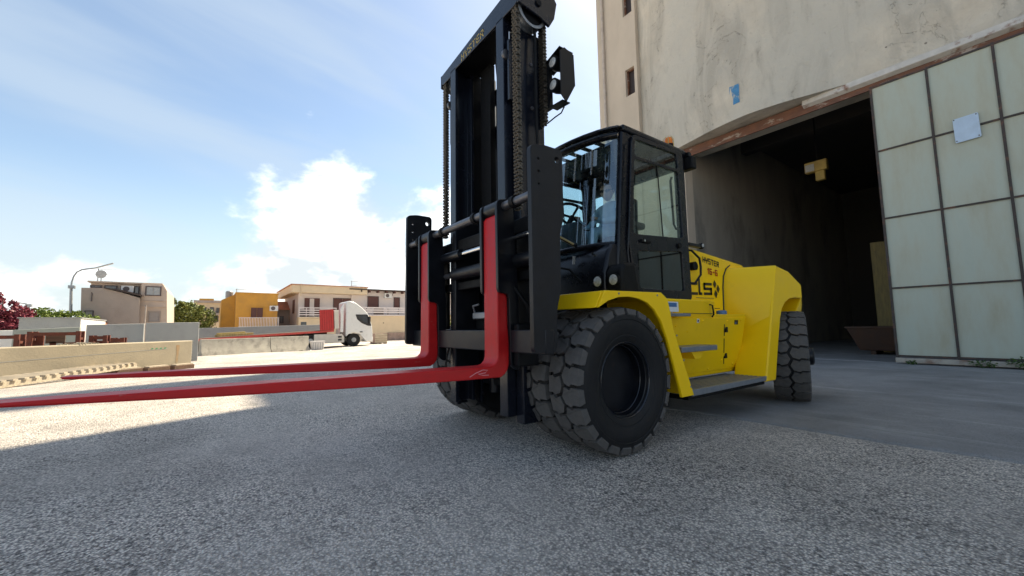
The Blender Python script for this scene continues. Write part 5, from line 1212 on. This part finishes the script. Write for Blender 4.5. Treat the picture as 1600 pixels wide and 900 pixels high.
# right balcony and ground floor
a, b = w.p(548, 482); c, d = w.p(712, 492)
gf = MB().box(.26, 1.6, a, c, 0, b - .85).build('ground_floor', M['house_cream'], w.o)
b2 = MB().box(.26, 1.75, a, c, b - .849, b - .72).build('balcony', M['house_white'], w.o)
for k in range(3): MB().box(1.66, 1.72, a, c, b - .04 - k * .24, b + .10 - k * .24).build('rail', M['rail_white'], b2)
for i in range(12): MB().box(1.60, 1.659, a + (c - a) * i / 11, a + (c - a) * i / 11 + .07, b - .72, b).build('post', M['rail_dark'], b2)
pc = w.p(577, 487)[0]; qc = w.p(592, 487)[0]; MB().box(1.50, 1.58, pc, qc, b - .70, b - .02).build('screen', M['rail_dark'], b2)
yb0 = w.p(605, 520, 1.6)[0]
MB().box(1.602, 1.75, yb0, c, 0, w.p(620, 519.5, 1.6)[1]).build('stone_plinth', M['stone_base'], w.o)
a, b = w.p(637, 500, 1.6); MB().box(1.605, 1.66, a, a + 1.1, .0, b).build('gate', M['rail_white'], w.o)
a, b = w.p(599, 504.5, 1.6); MB().lathe([(.06, 0), (.06, .03)], (1.6, a, b), 'x', 10).build('vent', M['rail_dark'], w.o)
aerial(w, 557, 449, 436, X=-2, arms=((0, .8), (.5, .6))); 
a, b = w.p(468, 450); MB().tube([(.94, a, b - .9), (.94, a, b + .35)], .05, 6).build('flue', M['house_cream'], w.o)
# brown crates in front of the white house
for k, (pa, pb_, pt) in enumerate(((586, 605, 521), (583, 590, 523))):
    X = -36.0 + k * -.9; ya, zt1 = survey(pa, pt, X); yb1, _ = survey(pb_, pt, X); gg = gz(X, ya)
    cr = tag(empty('wooden_crate', (X, ya, gg)), ['large reddish brown wooden crate in front of the white house plinth', 'small dark wooden crate half hidden behind the larger crate'][k], 'crate')
    L_ = yb1 - ya; H_ = zt1 - gg
    MB().box(-.8, 0, 0, L_, .08, H_).build('body', M['timber_dark' if k else 'stone_base'], cr)
    for i in range(4): MB().box(.001, .025, .0, L_, .10 + i * (H_ - .1) / 4, .10 + (i + .82) * (H_ - .1) / 4).build('board', M['timber'] if k == 0 else M['timber_dark'], cr)
    for i in (0.0, .5, .93): MB().box(-.8, .0, L_ * i, L_ * i + .06, 0, .079).build('skid', M['timber_dark'], cr)

# far buildings behind the trees
f = House('far_block', -62.0, 308, 'distant beige apartment block with flat roof behind the green tree')
(a, b), (c, d) = f.p(306, 473), f.p(352, 473)
MB().box(-8, 0, a, c, 0, b).build('wall', M['house_cream'], f.o); MB().box(-8.2, .3, a - .2, c + .2, b + .002, b + .3).build('roof', M['house_grey'], f.o)
(a, b), (c, d) = f.p(311, 468), f.p(334, 473); MB().box(-6, -1, a, c, d + .31, b + .2).build('penthouse', M['house_orange'], f.o)
for q in ((317, 480, 322, 488), (328, 480, 334, 488), (338, 481, 343, 489), (333, 494, 341, 503)): f.window(*q, m='window_glass', leaf=False)
f.box('balcony', 'house_grey', 312, 489, 346, 492, .0, .8)

# ------------------------------------------------------------------ street lamps
mat('galvanised', (.34, .36, .37), .5, .1, 6, metal=.5)
def lamp(X, pts, label, tipr=.06):
    y0 = survey(*pts[0], X)[0]; g_ = gz(X, y0); o = tag(empty('street_lamp', (X, y0, g_)), label, 'street lamp')
    P_ = [(0, 0, 0)] + [(0, survey(a, b, X)[0] - y0, survey(a, b, X)[1] - g_) for a, b in pts]
    MB().tube(P_[:3], [.10, .09, .075], 10).build('pole', M['galvanised'], o, smooth=50)
    MB().tube(P_[2:], .05, 8).build('arm', M['galvanised'], o, smooth=50)
    e = Vector(P_[-1]); d = (e - Vector(P_[-2])).normalized()
    MB().hexa([e + Vector((-.12, 0, -.05)), e + Vector((.12, 0, -.05)), e + Vector((.12, 0, .04)), e + Vector((-.12, 0, .04))], [e + d * .75 + Vector((-.10, 0, -.03)), e + d * .75 + Vector((.10, 0, -.03)), e + d * .75 + Vector((.10, 0, .05)), e + d * .75 + Vector((-.10, 0, .05))]).build('luminaire', M['galvanised'], o, bevel=.02)
    j = Vector(P_[2]); MB().box(-.14, .14, j.y - .14, j.y + .20, j.z - .12, j.z + .10).build('junction_box', M['galvanised'], o, bevel=.02)
    return o
lamp(-41.0, [(110.2, 490), (111.2, 448), (112, 441), (115, 432), (120, 425), (128, 421.3), (138, 419.8), (148, 418.8), (156, 416.8)], 'tall curved grey street lamp standing left of the grey house')
lamp(-48.0, [(44.2, 490), (44.2, 477), (43.5, 475.4), (41, 474.6), (37, 474)], 'small distant street lamp between red tree and green bush')

# ------------------------------------------------------------------ trees
def leafmat(name, c1, c2):
    m = mat(name, c1, .65, .3, 1.4, col2=c2, detail=3); return m
leafmat('leaf_red', (.12, .014, .026), (.30, .05, .075)); leafmat('leaf_green', (.08, .13, .016), (.24, .30, .04)); leafmat('leaf_olive', (.075, .105, .02), (.22, .24, .05))
mat('bark', (.10, .07, .05), .9, .3, 8, bump=.4, bscale=20)
def tree(name, X, Y, trunk_h, clumps, m, label, n, size, seed, cat='tree', group=None, tr=.12):
    rg = random.Random(seed); g_ = gz(X, Y); o = tag(empty(name, (X, Y, g_)), label, cat, group)
    mt = MB().tube([(0, 0, -.05), (.03, .02, trunk_h * .6), (0, 0, trunk_h)], [tr * 1.3, tr, tr * .7], 8)
    for c, r_ in clumps: mt.tube([(0, 0, trunk_h * .8), (c[0] * .6, c[1] * .6, (trunk_h + c[2]) / 2), c], [tr * .5, tr * .35, tr * .12], 6)
    mt.build('trunk', M['bark'], o, smooth=50)
    mb = MB(); tot = sum(r_[0] * r_[1] * r_[2] for c, r_ in clumps)
    for c, r_ in clumps:
        k = max(6, int(n * r_[0] * r_[1] * r_[2] / tot))
        sub = max(3, k // 55)
        for _ in range(sub):
            while True:
                q = Vector((rg.uniform(-1, 1), rg.uniform(-1, 1), rg.uniform(-1, 1)))
                if .35 < q.length < 1: break
            cc = Vector(c) + Vector((q.x * r_[0], q.y * r_[1], q.z * r_[2])) * .85; rr = Vector(r_) * rg.uniform(.22, .42)
            leaves(mb, cc, rr, k // sub, size, rg)
    mb.build('crown', M[m], o); return o
yr_ = survey(8, 480, -33)[0]
tree('plum_tree', -33, yr_, 1.2, [((0, 0, 2.1), (1.0, 1.3, 1.0)), ((.2, -.8, 2.7), (.8, .9, .8)), ((0, .5, 2.9), (.6, .6, .7)), ((-.2, -.6, 3.4), (.6, .5, .5)), ((.1, .9, 1.7), (.6, .5, .7)), ((0, .75, 3.3), (.15, .12, .6)), ((0, -.1, 3.6), (.2, .2, .5)), ((0, -2, 2.4), (.9, 1.2, 1.4))], 'leaf_red', 'dark red leafed plum tree at the left edge', 11000, .10, 31)
y1 = survey(75, 490, -37)[0]
tree('green_bush', -37, y1, 1.0, [((0, 0, 2.6), (.8, 1.1, .75)), ((0, -1.0, 2.45), (.7, .8, .65)), ((0, .9, 2.5), (.7, .8, .6)), ((0, 1.7, 2.45), (.6, .6, .55)), ((0, 0, 1.4), (.9, 2.0, .8))], 'leaf_green', 'bright green rounded bush beside the street lamp pole', 8000, .085, 32, cat='bush')
y2 = survey(294, 490, -47)[0]
tree('green_tree', -47, y2, 1.6, [((0, 0, 2.7), (1.2, 1.3, 1.3)), ((0, -1.2, 2.5), (1.0, 1.0, 1.3)), ((0, 1.2, 2.4), (1.0, 1.0, 1.2)), ((.3, -.4, 3.5), (.7, .7, .6)), ((.2, .7, 3.3), (.7, .6, .5)), ((0, 0, 1.2), (1.2, 2.2, .9))], 'leaf_olive', 'olive green tree between the grey house and ochre house', 11000, .12, 33)
tree('distant_tree', -70, survey(268, 490, -70)[0], 3.6, [((0, 0, 5.3), (.6, .6, .5)), ((0, .9, 5.0), (.5, .5, .4))], 'leaf_olive', 'small dark tree top rising behind the olive green tree beside grey house', 700, .12, 34)
tree('distant_tree', -70, survey(294, 490, -70)[0], 3.6, [((0, 0, 4.9), (.5, .6, .5))], 'leaf_olive', 'small dark tree top above the middle of the olive green tree', 500, .12, 35)
tree('shrub', -30, survey(694, 505, -30)[0], .6, [((0, 0, 1.1), (.5, .5, .55)), ((0, .3, 1.6), (.4, .4, .4)), ((0, -.2, 1.9), (.2, .2, .3))], 'leaf_green', 'yellow green shrub seen through the lower mast opening', 1800, .05, 36, cat='bush')
